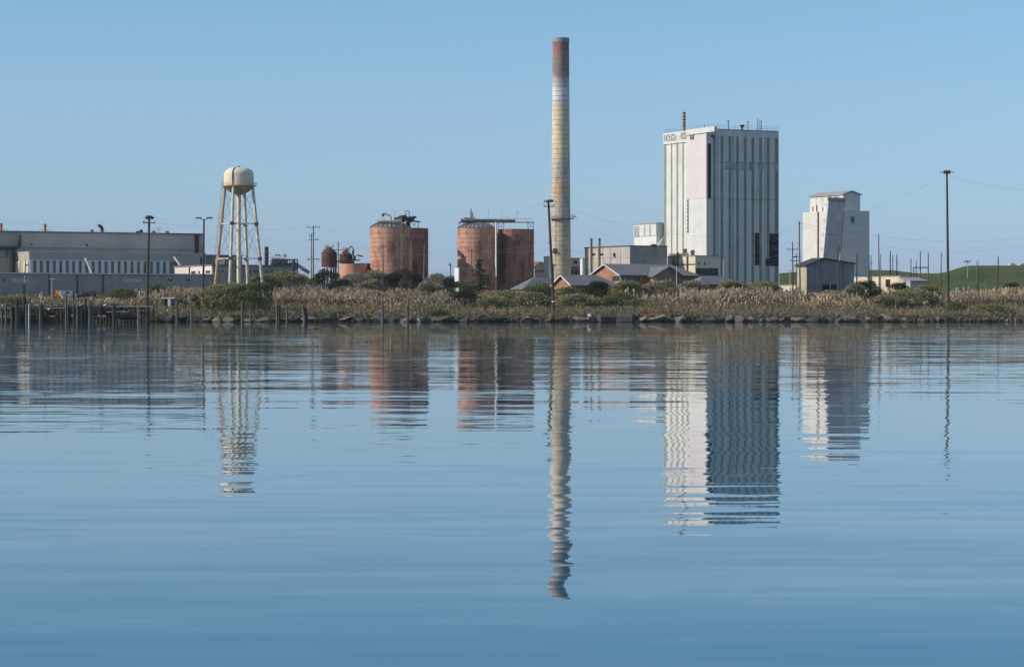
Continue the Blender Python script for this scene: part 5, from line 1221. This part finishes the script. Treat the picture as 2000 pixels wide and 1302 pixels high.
# ------------------------------------------------------------------ VEHICLES AND ODDMENTS ON THE LEFT LOT
def vehicle(px, D, L, W, H, rz, paint, label, name, cat, cab=(0.15, .8), boxy=False):
    x, y = PX(px, D), D; g = G(x, y) + .02; t = thing(name, label, cat, (0, 0, 0))
    mb = MB(); wr = .36; z0 = .45
    if boxy: prof = [(-L / 2, z0), (L / 2, z0), (L / 2, H * .55), (L / 2 - .5, H * .62), (L / 2 - .9, H), (-L / 2, H)]
    else: prof = [(-L / 2, z0), (L / 2, z0), (L / 2, H * .55), (L / 2 - 1.1, H * .6), (L / 2 - 1.8, H), (-L / 2 + 1.4, H), (-L / 2 + .7, H * .62), (-L / 2, H * .58)]
    k = len(mb.v); n = len(prof)
    for s_ in (-1, 1):
        for a, z in prof: mb.v.append((a, s_ * (W / 2 - (.12 if z > H * .7 else 0)), z))
    mb.f.append(tuple(range(n))); mb.f.append(tuple(range(2 * n - 1, n - 1, -1)))
    for i in range(n): j = (i + 1) % n; mb.f.append((i, n + i, n + j, j))
    mb.build('body', paint, t)
    for s_ in (-1, 1):
        mb = MB(); mb.prism([(-L / 2 + 1.3, s_ * (W / 2 - .1)), (L / 2 - 1.8, s_ * (W / 2 - .1)), (L / 2 - 1.8, s_ * (W / 2 + .01)), (-L / 2 + 1.3, s_ * (W / 2 + .01))], H * .64, H * .92); mb.build('window', 'window_dark', t)
        for a in (-L / 2 + .8, L / 2 - .8):
            mb = MB(); mb.tube([(a, s_ * (W / 2 - .2), wr), (a, s_ * (W / 2 + .03), wr)], wr, 14); wh = mb.build('wheel', 'tyre', t); mb = MB(); mb.tube([(a, s_ * (W / 2), wr), (a, s_ * (W / 2 + .05), wr)], wr * .5, 10); mb.build('rim', 'steel_grey', wh)
    t.location = (x, y, g); t.rotation_euler = (0, 0, rz)
    return t
vehicle(168, 556, 3.7, 1.8, 1.75, .1, 'black_paint', 'dark pickup bulk parked before the warehouse lean-to', 'parked_pickup', 'pickup')
vehicle(181, 558, 3.2, 1.8, 1.9, 1.25, 'black_paint', 'dark blue car parked nose on, right of the dark pickup', 'parked_car', 'car')
vehicle(133, 560, 3.6, 1.8, 1.8, .35, 'white_wall', 'white boxy van parked beside the orange machine', 'parked_van', 'van', boxy=True)
x, y = PX(114, 555), 555; g = G(x, y); t = thing('orange_loader', 'small orange and yellow loader half sunk in dry reeds', 'loader', (x, y, g))
mb = MB(); mb.box((x, y, g + .9), (1.3, 1.6, .9), .2); mb.prism([(x - .5, y - .6), (x + .4, y - .6), (x + .3, y + .5), (x - .4, y + .5)], g + 1.3, g + 2.2); mb.build('body', 'orange_paint', t)
mb = MB(); mb.beam((x + .4, y - .8, g + 1.5), (x + 1.1, y - .9, g + .5), .25); mb.box((x + 1.2, y - .9, g + .5), (.5, 1.4, .6)); mb.build('bucket_arm', 'beige_low', t)
for dx in (-.5, .5):
    mb = MB(); mb.tube([(x + dx, y - .95, g + .42), (x + dx, y - .65, g + .42)], .42, 12); mb.build('wheel', 'tyre', t)
p = Vector((PX(80, 535), 535, 0)); p.z = G(p.x, p.y); mb = MB(); mb.beam(p, p + Vector((0, 0, 2.3)), .35, .25); mb.beam(p + Vector((0, 0, 2.2)), p + Vector((-.45, 0, 1.4)), .25); mb.beam(p + Vector((-.5, 0, 1.7)), p + Vector((.2, 0, 2.5)), .18)
tag(mb.build('yellow_post', 'beige_low', origin=p), 'stubby yellowish post leaning among dry stalks', 'post')
p = P3(276, 561, 545); p.z = G(p.x, p.y) + .4
def boatlet(px, D, L, lab, rz=0.0, up=0.9):
    x, y = PX(px, D), D; g = G(x, y) + up; mb = MB(); k = 0
    pts = [(-.5, .28), (-.2, .32), (.25, .28), (.5, 0), (.25, -.28), (-.2, -.32), (-.5, -.28)]
    n = len(pts); c, s_ = math.cos(rz), math.sin(rz)
    for sc_, z in ((.7, 0), (1, .55)):
        for a, b_ in pts: X, Y = a * L * sc_, b_ * L * .8 * sc_; mb.v.append((x + c * X - s_ * Y, y + s_ * X + c * Y, g + z + (a * .2 * L if False else 0)))
    mb.f.append(tuple(range(n))[::-1]); mb.f.append(tuple(range(n, 2 * n)))
    for i in range(n): j = (i + 1) % n; mb.f.append((i, j, n + j, n + i))
    tag(mb.build('upturned_dinghy', 'gull', origin=(x, y, g)), lab, 'boat')
boatlet(276, 548, 1.0, 'small white dinghy hull just left of the nest pole', .6, 1.9); boatlet(317, 552, .9, 'tiny white hull right of the bright green bush', .2, 1.9)
# scattered litter
random.seed(55)
LT = [(35, 568, 'pale tarp heap on the left edge of the lot'), (18, 563, 'pale tarp heap left of the signal pole'), (200, 563, 'whitish rubble heap beside the parked cars'), (210, 562, 'whitish rubble heap farther right of the cars')]
def rockmesh(seed, n=15, flat=.6):
    random.seed(seed); bm = bmesh.new()
    for _ in range(n):
        v = Vector((random.uniform(-1, 1), random.uniform(-1, 1), random.uniform(-1, 1)))
        v = v.normalized() * random.uniform(.75, 1.05); v.x *= 1.0; v.y *= .8; v.z *= flat; bm.verts.new(v)
    res = bmesh.ops.convex_hull(bm, input=bm.verts)
    junk = [e for e in res['geom_interior'] + res['geom_unused'] if isinstance(e, bmesh.types.BMVert)]
    if junk: bmesh.ops.delete(bm, geom=list(set(junk)), context='VERTS')
    me = bpy.data.meshes.new('rock'); bm.to_mesh(me); bm.free(); return me
RM = [rockmesh(100 + i, 10 + i % 5, .5 + .1 * (i % 4)) for i in range(14)]
RMM = {}
def rock(px, D, w_, h_, mname, name, label, cat, group=None, zc=None, seed=0, tilt=.3):
    random.seed(seed * 7 + 3); i = random.randrange(14); key = (i, mname)
    if key not in RMM: me = RM[i].copy(); me.materials.append(M[mname]); RMM[key] = me
    o = bpy.data.objects.new(name, RMM[key]); COL.objects.link(o); s = D / F
    x = PX(px, D); z = G(x, D) if zc is None else zc
    o.location = (x, D, z); o.scale = (w_ * s / 2, w_ * s / 2 * random.uniform(.7, 1.0), h_ * s / 1.15)
    o.rotation_euler = (random.uniform(-tilt, tilt), random.uniform(-tilt, tilt), random.uniform(-.5, .5))
    return tag(o, label, cat, group)
for i, (px, py, lab) in enumerate(LT): rock(px, 540, 13, 4.5, 'concrete', 'tarp_heap', lab, 'heap', zc=G(PX(px, 540), 540) + 1.1, seed=i + 900)
SEG = [(300, 'left of the white hut'), (400, 'right of the white hut'), (540, 'below the water tower'), (640, 'below the twin poles'), (730, 'below the pink tank'), (850, 'below the western silos'), (960, 'below the dark round bush'), (1070, 'below the eastern silos'), (1150, 'just right of the leaning pole foot'), (1345, 'under the rusty iron scrap'), (1450, 'below the tall tower corner'), (1540, 'below the dark face of the tall tower'), (1640, 'below the tan shed'), (1740, 'below the cream hopper tower'), (1850, 'left of the lone mast foot'), (1930, 'right of the lone mast foot'), (2100, 'at the right end of the shore')]
def seg(px): return next(t_ for lim, t_ in SEG if px < lim)
random.seed(404); px = 306.0; i = 0; rl = []
while px < 2010:
    w_ = random.choice((7, 9, 12, 16, 22, 30, 36)) if px < 1730 else random.choice((6, 8, 10, 13))
    rl.append((px + w_ / 2, w_)); px += w_ * random.uniform(.42, .75)
for px, w_ in rl:
    i += 1; random.seed(i); big = w_ >= 14; D_ = shore(PX(px, 500)) + random.uniform(-.8, .6)
    h_ = random.uniform(8, 13) if not big else random.uniform(9, 14)
    if 1150 < px < 1250: continue
    m_ = random.choice(('rock', 'rock', 'rock_light'))
    size = 'large' if big else ('small' if w_ < 9 else 'middling')
    tone = 'paler grey' if m_ == 'rock_light' else 'dark'
    rock(px, D_, w_ * 1.15, h_, m_, 'shore_boulder', f'{size} {tone} boulder at the waterline {seg(px)}', 'boulder', f'{size} {tone} boulders {seg(px)}', zc=random.uniform(.25, .8), seed=i, tilt=.35)
# second row, higher
random.seed(909)
for j in range(110):
    px = random.uniform(330, 2005); 
    if 1150 < px < 1250: continue
    w_ = random.uniform(6, 15); D_ = shore(PX(px, 500)) + random.uniform(1.0, 2.4)
    size = 'upper'; rock(px, D_, w_, random.uniform(6, 10), 'rock' if j % 3 else 'rock_light', 'shore_boulder', f'{"dark" if j % 3 else "pale grey"} upper row boulder {seg(px)}', 'boulder', f'{"dark" if j % 3 else "pale grey"} upper row stones {seg(px)}', seed=j + 3000)
# concrete slabs and iron
def slab(x0, x1, yb, yt, D, m_, lab, skew=0.0, dep=2.2, rz=.25, name='concrete_slab'):
    s = D / F; L = (x1 - x0) * s; H = (yb - yt) * s; cx = PX((x0 + x1) / 2, D)
    mb = MB(); mb.box((0, 0, 0), (L, dep, H)); mb.box((0, dep * .5, H * .2), (L * .8, dep * .5, H * .9), .1)
    o = mb.build(name, m_); o.location = (cx, D, PZ((yb + yt) / 2, D)); o.rotation_euler = (.12, skew, rz)
    bv = o.modifiers.new('bevel', 'BEVEL'); bv.width = .12; bv.segments = 1
    return tag(o, lab, 'slab')
slab(1169, 1201, 628, 616, 500, 'rock', 'tilted dark concrete slab right of the small white stone', .03); slab(1205, 1239, 628, 615, 499.5, 'rock', 'boxy concrete block at the water, right of a tilted slab', -.02, rz=-.3)
slab(1241, 1251, 628, 614, 500.5, 'rock', 'dark upended slab end next to the rusty iron', .3, 1.5)
rock(1152, 501, 9, 8, 'white_wall', 'white_stone', 'single whitish stone left of the concrete slabs', 'stone', zc=1.2, seed=77)
rock(636, 500.5, 30, 10, 'rock', 'shore_slab', 'long flat dark ledge of stone below the twin poles', 'stone', zc=.7, seed=78, tilt=.1)
slab(408, 422, 628, 618, 499.5, 'rock', 'angular sloping block with a dark end below the water tower bush', .35, 1.2, .5)
ir = thing('iron_scrap', 'rust red scrap girders and sheets lying along the shore', 'scrap', (PX(1290, 501), 501, .8))
random.seed(66); D_ = 500.5
mb = MB(); mb.beam(P3(1282, 610.5, D_), P3(1332, 608.5, D_), .5, .35); mb.beam(P3(1252, 612, D_ + .5), P3(1282, 611, D_ + .3), .6, .3); mb.build('girder', 'rock_rust', ir)
mb = MB(); mb.beam(P3(1278, 616, D_ - .6), P3(1302, 623, D_ - .8), .4, .25); mb.beam(P3(1262, 618, D_ - .4), P3(1284, 611, D_), .3, .2); mb.build('beam', 'rust_orange', ir)
mb = MB()
for k in range(16):
    q = P3(random.uniform(1252, 1335), random.uniform(604, 618), D_ + random.uniform(-.3, 1.5)); mb.beam(q, q + Vector((random.uniform(-1.3, 1.3), random.uniform(-.4, .4), random.uniform(-.3, .5))), random.uniform(.15, .5), .12)
mb.build('scrap_sheets', 'rock_rust', ir)
for k, px in enumerate(list(np.arange(1255, 1390, 9.0))): rock(px, 499.5 + (k % 3) * .5, random.uniform(8, 14), random.uniform(6, 10), 'rock_rust' if k % 3 == 0 and px < 1335 else 'rock', 'shore_boulder', ('rust stained boulder' if k % 3 == 0 and px < 1335 else 'blackish boulder') + ' wedged by the rusty iron scrap', 'boulder', ('rust stained' if k % 3 == 0 and px < 1335 else 'blackish') + ' boulders by the iron scrap', zc=.4 + (k % 2) * .4, seed=k + 5000)
# rubble heap by the hut
for k in range(16):
    random.seed(k + 70); px = random.uniform(338, 388); rock(px, 510 + random.uniform(-1, 2), random.uniform(8, 18), random.uniform(5, 10), 'rock', 'rubble_block', 'dark broken block in the rubble heap right of the white hut', 'rubble', 'blocks of the rubble heap', zc=PZ(random.uniform(579, 592), 510), seed=k + 7000, tilt=.7)
# gulls
def gull(px, py, D, s_, lab, flip=1):
    s_ *= .62
    x, z = PX(px, D), PZ(py, D); mb = MB(); bm = bmesh.new()
    t = MB(); t.tube([(x - .30 * s_ * flip, D, z - .02), (x - .2 * s_ * flip, D, z), (x, D, z), (x + .16 * s_ * flip, D, z + .1 * s_), (x + .2 * s_ * flip, D, z + .2 * s_), (x + .27 * s_ * flip, D, z + .2 * s_), (x + .36 * s_ * flip, D, z + .18 * s_)], [.03 * s_, .09 * s_, .14 * s_, .1 * s_, .07 * s_, .065 * s_, .01], 8)
    for dx in (-.03, .04): t.beam((x + dx, D, z - .05), (x + dx, D, z - .3 * s_), .025)
    bm.free(); o = t.build('gull', 'gull', origin=(x, D, z - .3 * s_), smooth=True); tag(o, lab, 'bird', 'white gulls resting on the pier')
gull(5, 597, 495, 1.2, 'white gull on the pier rail near the left frame edge'); gull(142.5, 617.5, 496.5, 1.5, 'white gull low on the pier between black piles', -1); gull(193, 616.5, 496.5, 1.4, 'white gull under the deck, left of two near the thick pile'); gull(203.5, 616.8, 496.5, 1.3, 'white gull under the deck, right of two near the thick pile', -1); gull(204.5, 596, 498, 1.5, 'upright white gull on top of the pier deck'); gull(95, 604, 495.5, 1.6, 'white gull hunched on the pier mid rail')
gull(328, 606, 503, 1.2, 'white gull on the bank below the white hut', -1)

# ------------------------------------------------------------------ VEGETATION
rng = np.random.default_rng(7)
def leaves(centers, n, size, flatten=1.0, elong=1.0, seed=0):
    rg = np.random.default_rng(seed); C_ = np.array([c[:3] for c in centers]); R_c = np.array([c[3:6] for c in centers])
    wgt = R_c[:, 0] * R_c[:, 2] + .1; idx = rg.choice(len(C_), n, p=wgt / wgt.sum())
    d = rg.normal(size=(n, 3)); d /= np.linalg.norm(d, axis=1)[:, None]
    rr = rg.uniform(.55, 1.0, n) ** .6 * (1 + .16 * rg.normal(size=n) * (rg.random(n) < .35))
    p = C_[idx] + d * rr[:, None] * R_c[idx]
    a = rg.normal(size=(n, 3)); a /= np.linalg.norm(a, axis=1)[:, None]; b_ = np.cross(a, rg.normal(size=(n, 3))); b_ /= np.linalg.norm(b_, axis=1)[:, None]
    s_ = size * rg.uniform(.5, 1.4, n)[:, None] / 2; a *= s_ * elong; b_ *= s_
    return np.stack([p - a, p + b_, p + a, p - b_], axis=1)
def bush(px, ytop, wpx, D, kind, label, hpx=None, name='bush', cat='bush'):
    s = D / F; x = PX(px, D); g = G(x, D); zt = PZ(ytop, D); H = max(1.2, zt - g); W = wpx * s / 2
    rg = random.Random(int(px * 7 + D)); cs = []
    dep = min(3.2, W * .7) + .4
    cs.append((x, D, g + H * .42, W * .93, dep, H * .58))
    nl = max(5, int(W * 2.2))
    for k in range(nl):
        f = rg.uniform(-1, 1); e_ = math.sqrt(max(0, 1 - f * f)); hh = H * (.25 + .75 * e_) * rg.uniform(.86, 1.05); rl_ = rg.uniform(.5, 1.1) + W * .08
        cs.append((x + f * W * .86, D + rg.uniform(-.8, .3) * dep, g + hh - rl_ * .62, rl_ * 1.5, rl_, rl_ * .62))
    t = thing(name, label, cat, (x, D, g))
    n = int(min(26000, 900 + 520 * W * H)); sz = .16
    Vq = leaves(cs, n, sz, elong=1.7 if kind in ('bush_grey', 'bush_olive') else 1.0, seed=int(px + D))
    npmesh('foliage', Vq, 4, kind, t)
    mb = MB()
    for c in cs:
        if H > 1.6:
            mb.tube([(x, D, g - .2), ((x + c[0]) / 2, (D + c[1]) / 2, g + H * .3), (c[0], c[1], min(c[2], g + H * .7))], [.12, .08, .04], 5)
    if mb.v: mb.build('stem', 'bark', t)
BU = [
 (447, 551, 100, 512, 'bush_olive', 'large olive green mound of scrub below the water tower'),
 (415, 560, 50, 513, 'bush_olive', 'left shoulder of low green scrub by the lamp mast foot'),
 (420, 556, 60, 530, 'bush_olive', 'pale olive bush behind the lamp mast'),
 (505, 549, 60, 508, 'bush_green', 'dense dark green bush right of the olive mound'),
 (497, 552, 36, 511, 'bush_dark', 'blackish green crown inside the dense bush below the tower'),
 (390, 574, 26, 518, 'bush_green', 'small green clump at the lamp mast foot'),
 (556, 529, 118, 588, 'bush_olive', 'wide yellowish green bush in front of the distant boiler plant'),
 (515, 537, 90, 572, 'bush_olive', 'soft olive bush right of the water tower leg'),
 (640, 527, 66, 612, 'bush_dark', 'dark evergreen bush at the feet of the rusted vessels'),
 (668, 546, 60, 590, 'bush_dark', 'low dark bush stretching before the pink tank'),
 (690, 534, 76, 606, 'bush_grey', 'grey leafless scrub before the pink tank'),
 (735, 527, 62, 612, 'bush_grey', 'grey brown scrub at the foot of the western domed silo'),
 (726, 545, 56, 585, 'bush_grey', 'lower grey scrub between pink tank and domed silo'),
 (790, 523, 74, 590, 'bush_dark', 'big dark green rounded bush before the western silos'),
 (855, 534, 60, 600, 'bush_grey', 'grey willow scrub between the two silo pairs'),
 (838, 548, 50, 580, 'bush_grey', 'low grey scrub right of the big dark bush'),
 (879, 543, 26, 582, 'bush_dark', 'small dark bush left of the eastern silos'),
 (903, 549, 60, 590, 'bush_green', 'mid green bush under the domed eastern silo'),
 (907, 565, 62, 528, 'bush_dark', 'low dark round bush on the bank before the eastern silos'),
 (985, 566, 110, 540, 'bush_olive', 'broad olive brown thicket under the flat eastern silo'),
 (965, 577, 70, 524, 'bush_olive', 'shorter olive thicket right of the low dark round bush'),
 (1055, 549, 44, 552, 'bush_green', 'green bush before the low grey roofs, left of the leaning pole'),
 (1040, 570, 80, 528, 'bush_olive', 'olive scrub around the leaning pole foot'),
 (1112, 558, 60, 545, 'bush_green', 'green bush right of the leaning pole'),
 (1166, 548, 50, 546, 'bush_dark', 'dark green bush under the orange brick gable'),
 (1130, 573, 90, 525, 'bush_olive', 'low green thicket right of the leaning pole foot'),
 (1225, 548, 70, 556, 'bush_olive', 'olive bush hiding the base of the brick house'),
 (1215, 572, 90, 530, 'bush_green', 'long green thicket above the concrete slabs'),
 (1290, 547, 80, 560, 'bush_grey', 'brown scrub below the shaded brick cross gable'),
 (1352, 548, 70, 570, 'bush_grey', 'brown scrub below the right roof end'),
 (1430, 547, 70, 566, 'bush_olive', 'green scrub at the tower foot, left part'),
 (1490, 549, 70, 570, 'bush_olive', 'green scrub at the tower foot, right part'),
 (1545, 566, 40, 560, 'bush_grey', 'brown scrub left of the tan shed wall'),
 (1625, 566, 60, 550, 'bush_grey', 'greyish scrub before the dark shed'),
 (1688, 546, 66, 556, 'bush_dark', 'dark dense bush before the cream tower right face'),
 (1672, 553, 40, 552, 'bush_olive', 'brownish bush leaning on the dark dense one'),
 (1752, 550, 44, 572, 'bush_dark', 'dark low bush before the beige building doorway'),
 (1780, 562, 110, 524, 'bush_olive', 'large olive mound left of the lone mast'),
 (1735, 575, 80, 520, 'bush_olive', 'lower green shoulder of the mound under the beige building'),
 (1810, 556, 60, 560, 'bush_olive', 'olive bush below the H shaped frame'),
 (1935, 594, 84, 507, 'bush_green', 'low spreading green bush at the water right of the lone mast'),
 (1866, 588, 40, 512, 'bush_green', 'small green bush at the lone mast foot'),
 (1974, 552, 32, 600, 'bush_dark', 'dark bush against the green hill at far right'),
 (1985, 560, 60, 575, 'bush_grey', 'brown scrub at the right frame edge'),
 (243, 562, 66, 560, 'bush_green', 'green grey bush left of the nest pole'),
 (303, 553, 22, 566, 'bush_green', 'bright green shrub just right of the nest pole'),
 (22, 577, 60, 528, 'bush_green', 'grassy green bush at the left frame edge'),
 (860, 602, 60, 505, 'bush_green', 'thin green tufted bush on the bank above the stones'),
 (640, 600, 60, 506, 'bush_olive', 'low tufted bush above the long flat ledge'),
]
for a in BU: bush(*a)
# spruce
def spruce(px, ytop, D):
    x = PX(px, D); g = G(x, D); zt = PZ(ytop, D); H = zt - g; t = thing('spruce_tree', 'thin ragged spruce standing before the eastern silos', 'tree', (x, D, g))
    mb = MB(); mb.tube([(x, D, g - .3), (x + .1, D, g + H * .5), (x, D, zt)], [.22, .14, .03], 8); mb.build('trunk', 'bark', t)
    rg = random.Random(3); Vs = []
    bmm = MB()
    for k in range(46):
        f = (k + 2) / 48; z = g + H * (.12 + .86 * f); L = (1 - f) ** .8 * 3.4 * rg.uniform(.55, 1.15) + .25; a = rg.uniform(0, 6.28)
        e = Vector((x + L * math.cos(a), D + L * math.sin(a), z - L * .12 + rg.uniform(-.2, .35))); bmm.tube([(x, D, z), tuple(e)], [.05, .02], 4)
        m_ = int(15 * L + 6); u_ = np.random.default_rng(k).random(m_)
        pp = np.array((x, D, z))[None] * (1 - u_[:, None]) + np.array(e)[None] * u_[:, None] + np.random.default_rng(k + 99).normal(size=(m_, 3)) * np.array([.22, .22, .14])
        rr = np.random.default_rng(k + 7); q = rr.normal(size=(m_, 3)) * .15; w_ = rr.normal(size=(m_, 3)) * .08; q[:, 2] -= .05
        Vs.append(np.stack([pp - q, pp + w_, pp + q, pp - w_], axis=1))
    npmesh('crown', np.concatenate(Vs), 4, 'spruce', t); bmm.build('branches', 'bark', t)
spruce(938, 503, 578)

# ground hugging vegetation: uncountable, one object per kind
def gvec(X, Y):
    return np.array([G(float(a), float(b_)) for a, b_ in zip(X, Y)])
def scatter_quads(n, ymin, ymax, hmin, hmax, size, mname, name, label, cat, x0=-20, x1=2020, seed=1, dens=None, ypow=1.0):
    rg = np.random.default_rng(seed); Y = ymin + (ymax - ymin) * rg.random(n) ** ypow; px = rg.uniform(x0, x1, n); X = (px - CX) * Y / F
    if dens is not None:
        keep = rg.random(n) < np.array([dens(a, b_) for a, b_ in zip(px, Y)]); X, Y = X[keep], Y[keep]
    m_ = len(X); Z = gvec(X, Y) + hmin + (hmax - hmin) * rg.random(m_) ** 1.3 * (.55 + .45 * np.array([noise.noise(Vector((a * .12, b_ * .12, 9))) for a, b_ in zip(X, Y)]))
    P_ = np.stack([X, Y, Z], 1); a = rg.normal(size=(m_, 3)); a[:, 2] = np.abs(a[:, 2]) + .8; a /= np.linalg.norm(a, axis=1)[:, None]; b_ = rg.normal(size=(m_, 3)); b_[:, 2] *= .3; b_ /= np.linalg.norm(b_, axis=1)[:, None]
    s_ = size * rg.uniform(.5, 1.4, m_)[:, None] / 2
    V_ = np.stack([P_ - a * s_ * 2.2, P_ + b_ * s_ * .5, P_ + a * s_ * 2.2, P_ - b_ * s_ * .5], 1)
    o = npmesh(name, V_, 4, mname); tag(o, label, cat, kind='stuff'); return o
scatter_quads(150000, 502.5, 600, -.1, 1.6, .26, 'under', 'undergrowth', 'tangled low brown and olive scrub covering the bank', 'undergrowth', seed=3, ypow=1.5)
scatter_quads(70000, 501.0, 526, -.1, .75, .17, 'bank_grass', 'bank_grass', 'yellow green grass along the top of the stones', 'grass', seed=4, ypow=1.3)
BANDS = [(-20, 60, .3, 535, 556), (60, 270, .4, 520, 550), (270, 425, 1.0, 526, 560), (325, 440, .8, 535, 575), (535, 720, 1.1, 532, 578), (700, 870, 1.0, 530, 562), (430, 540, .12, 530, 560), (870, 1010, .2, 525, 550), (1010, 1180, .08, 520, 540), (1180, 1340, .25, 528, 550), (1330, 1560, 1.0, 530, 564), (1560, 1690, .55, 520, 547), (1690, 1860, .1, 516, 540), (1855, 2020, 1.0, 532, 562), (600, 900, .12, 508, 530), (1300, 1700, .10, 508, 530)]
def plumes():
    rg = np.random.default_rng(12); heads = []; stalks = []
    for x0, x1, d, ya, yb in BANDS:
        n = int((x1 - x0) * 15 * d * (yb - ya) / 36); px = rg.uniform(x0, x1, n); Y = rg.uniform(ya, yb, n); X = (px - CX) * Y / F
        cl = np.array([noise.noise(Vector((a * .30, b_ * .22, 4))) + .5 * noise.noise(Vector((a * .06, b_ * .1, 8))) for a, b_ in zip(X, Y)]); k = cl + rg.normal(size=n) * .10 > 0.0; X, Y = X[k], Y[k]; n = len(X); Z = gvec(X, Y)
        H = rg.uniform(.9, 2.3, n) * (.9 + .9 * cl[k]) * (.62 if x1 <= 270 else 1.0); lean = rg.normal(size=(n, 2)) * .2 * H[:, None] + np.array([.08, 0])
        top = np.stack([X + lean[:, 0], Y + lean[:, 1], Z + H], 1); hl = H * rg.uniform(.28, .42, n); bot = np.stack([X + lean[:, 0] * .6, Y + lean[:, 1] * .6, Z + H - hl], 1); base = np.stack([X, Y, Z - .1], 1)
        w_ = rg.uniform(.08, .24, n); z0 = np.zeros(n); dx = np.stack([w_, z0, z0], 1); mid = bot * .45 + top * .55
        heads.append(np.stack([bot, mid + dx, top, mid - dx], 1)); dy = np.stack([z0, w_, z0], 1); heads.append(np.stack([bot, mid + dy, top, mid - dy], 1))
        t_ = np.stack([z0 + .02, z0, z0], 1); stalks.append(np.stack([base - t_, base + t_, bot + t_, bot - t_], 1))
        for q in range(2):
            l2 = rg.normal(size=(n, 2)) * .5; tip = base + np.stack([l2[:, 0], l2[:, 1], H * rg.uniform(.35, .75, n)], 1); a_ = rg.uniform(0, 6.28, n); t2 = np.stack([np.cos(a_) * .09, np.sin(a_) * .09, z0], 1)
            m2 = (base + tip) / 2 + np.array([0, 0, .2]); stalks.append(np.stack([base, m2 + t2, tip, m2 - t2], 1))
    o = npmesh('reed_plumes', np.concatenate(heads), 4, 'reed'); tag(o, 'pale buff feathery plumes of dry reeds along the bank', 'reeds', kind='stuff')
    o = npmesh('reed_grass', np.concatenate(stalks), 4, 'reed_stalk'); tag(o, 'brown stalks and blades below the dry reed plumes', 'reeds', kind='stuff')
plumes()
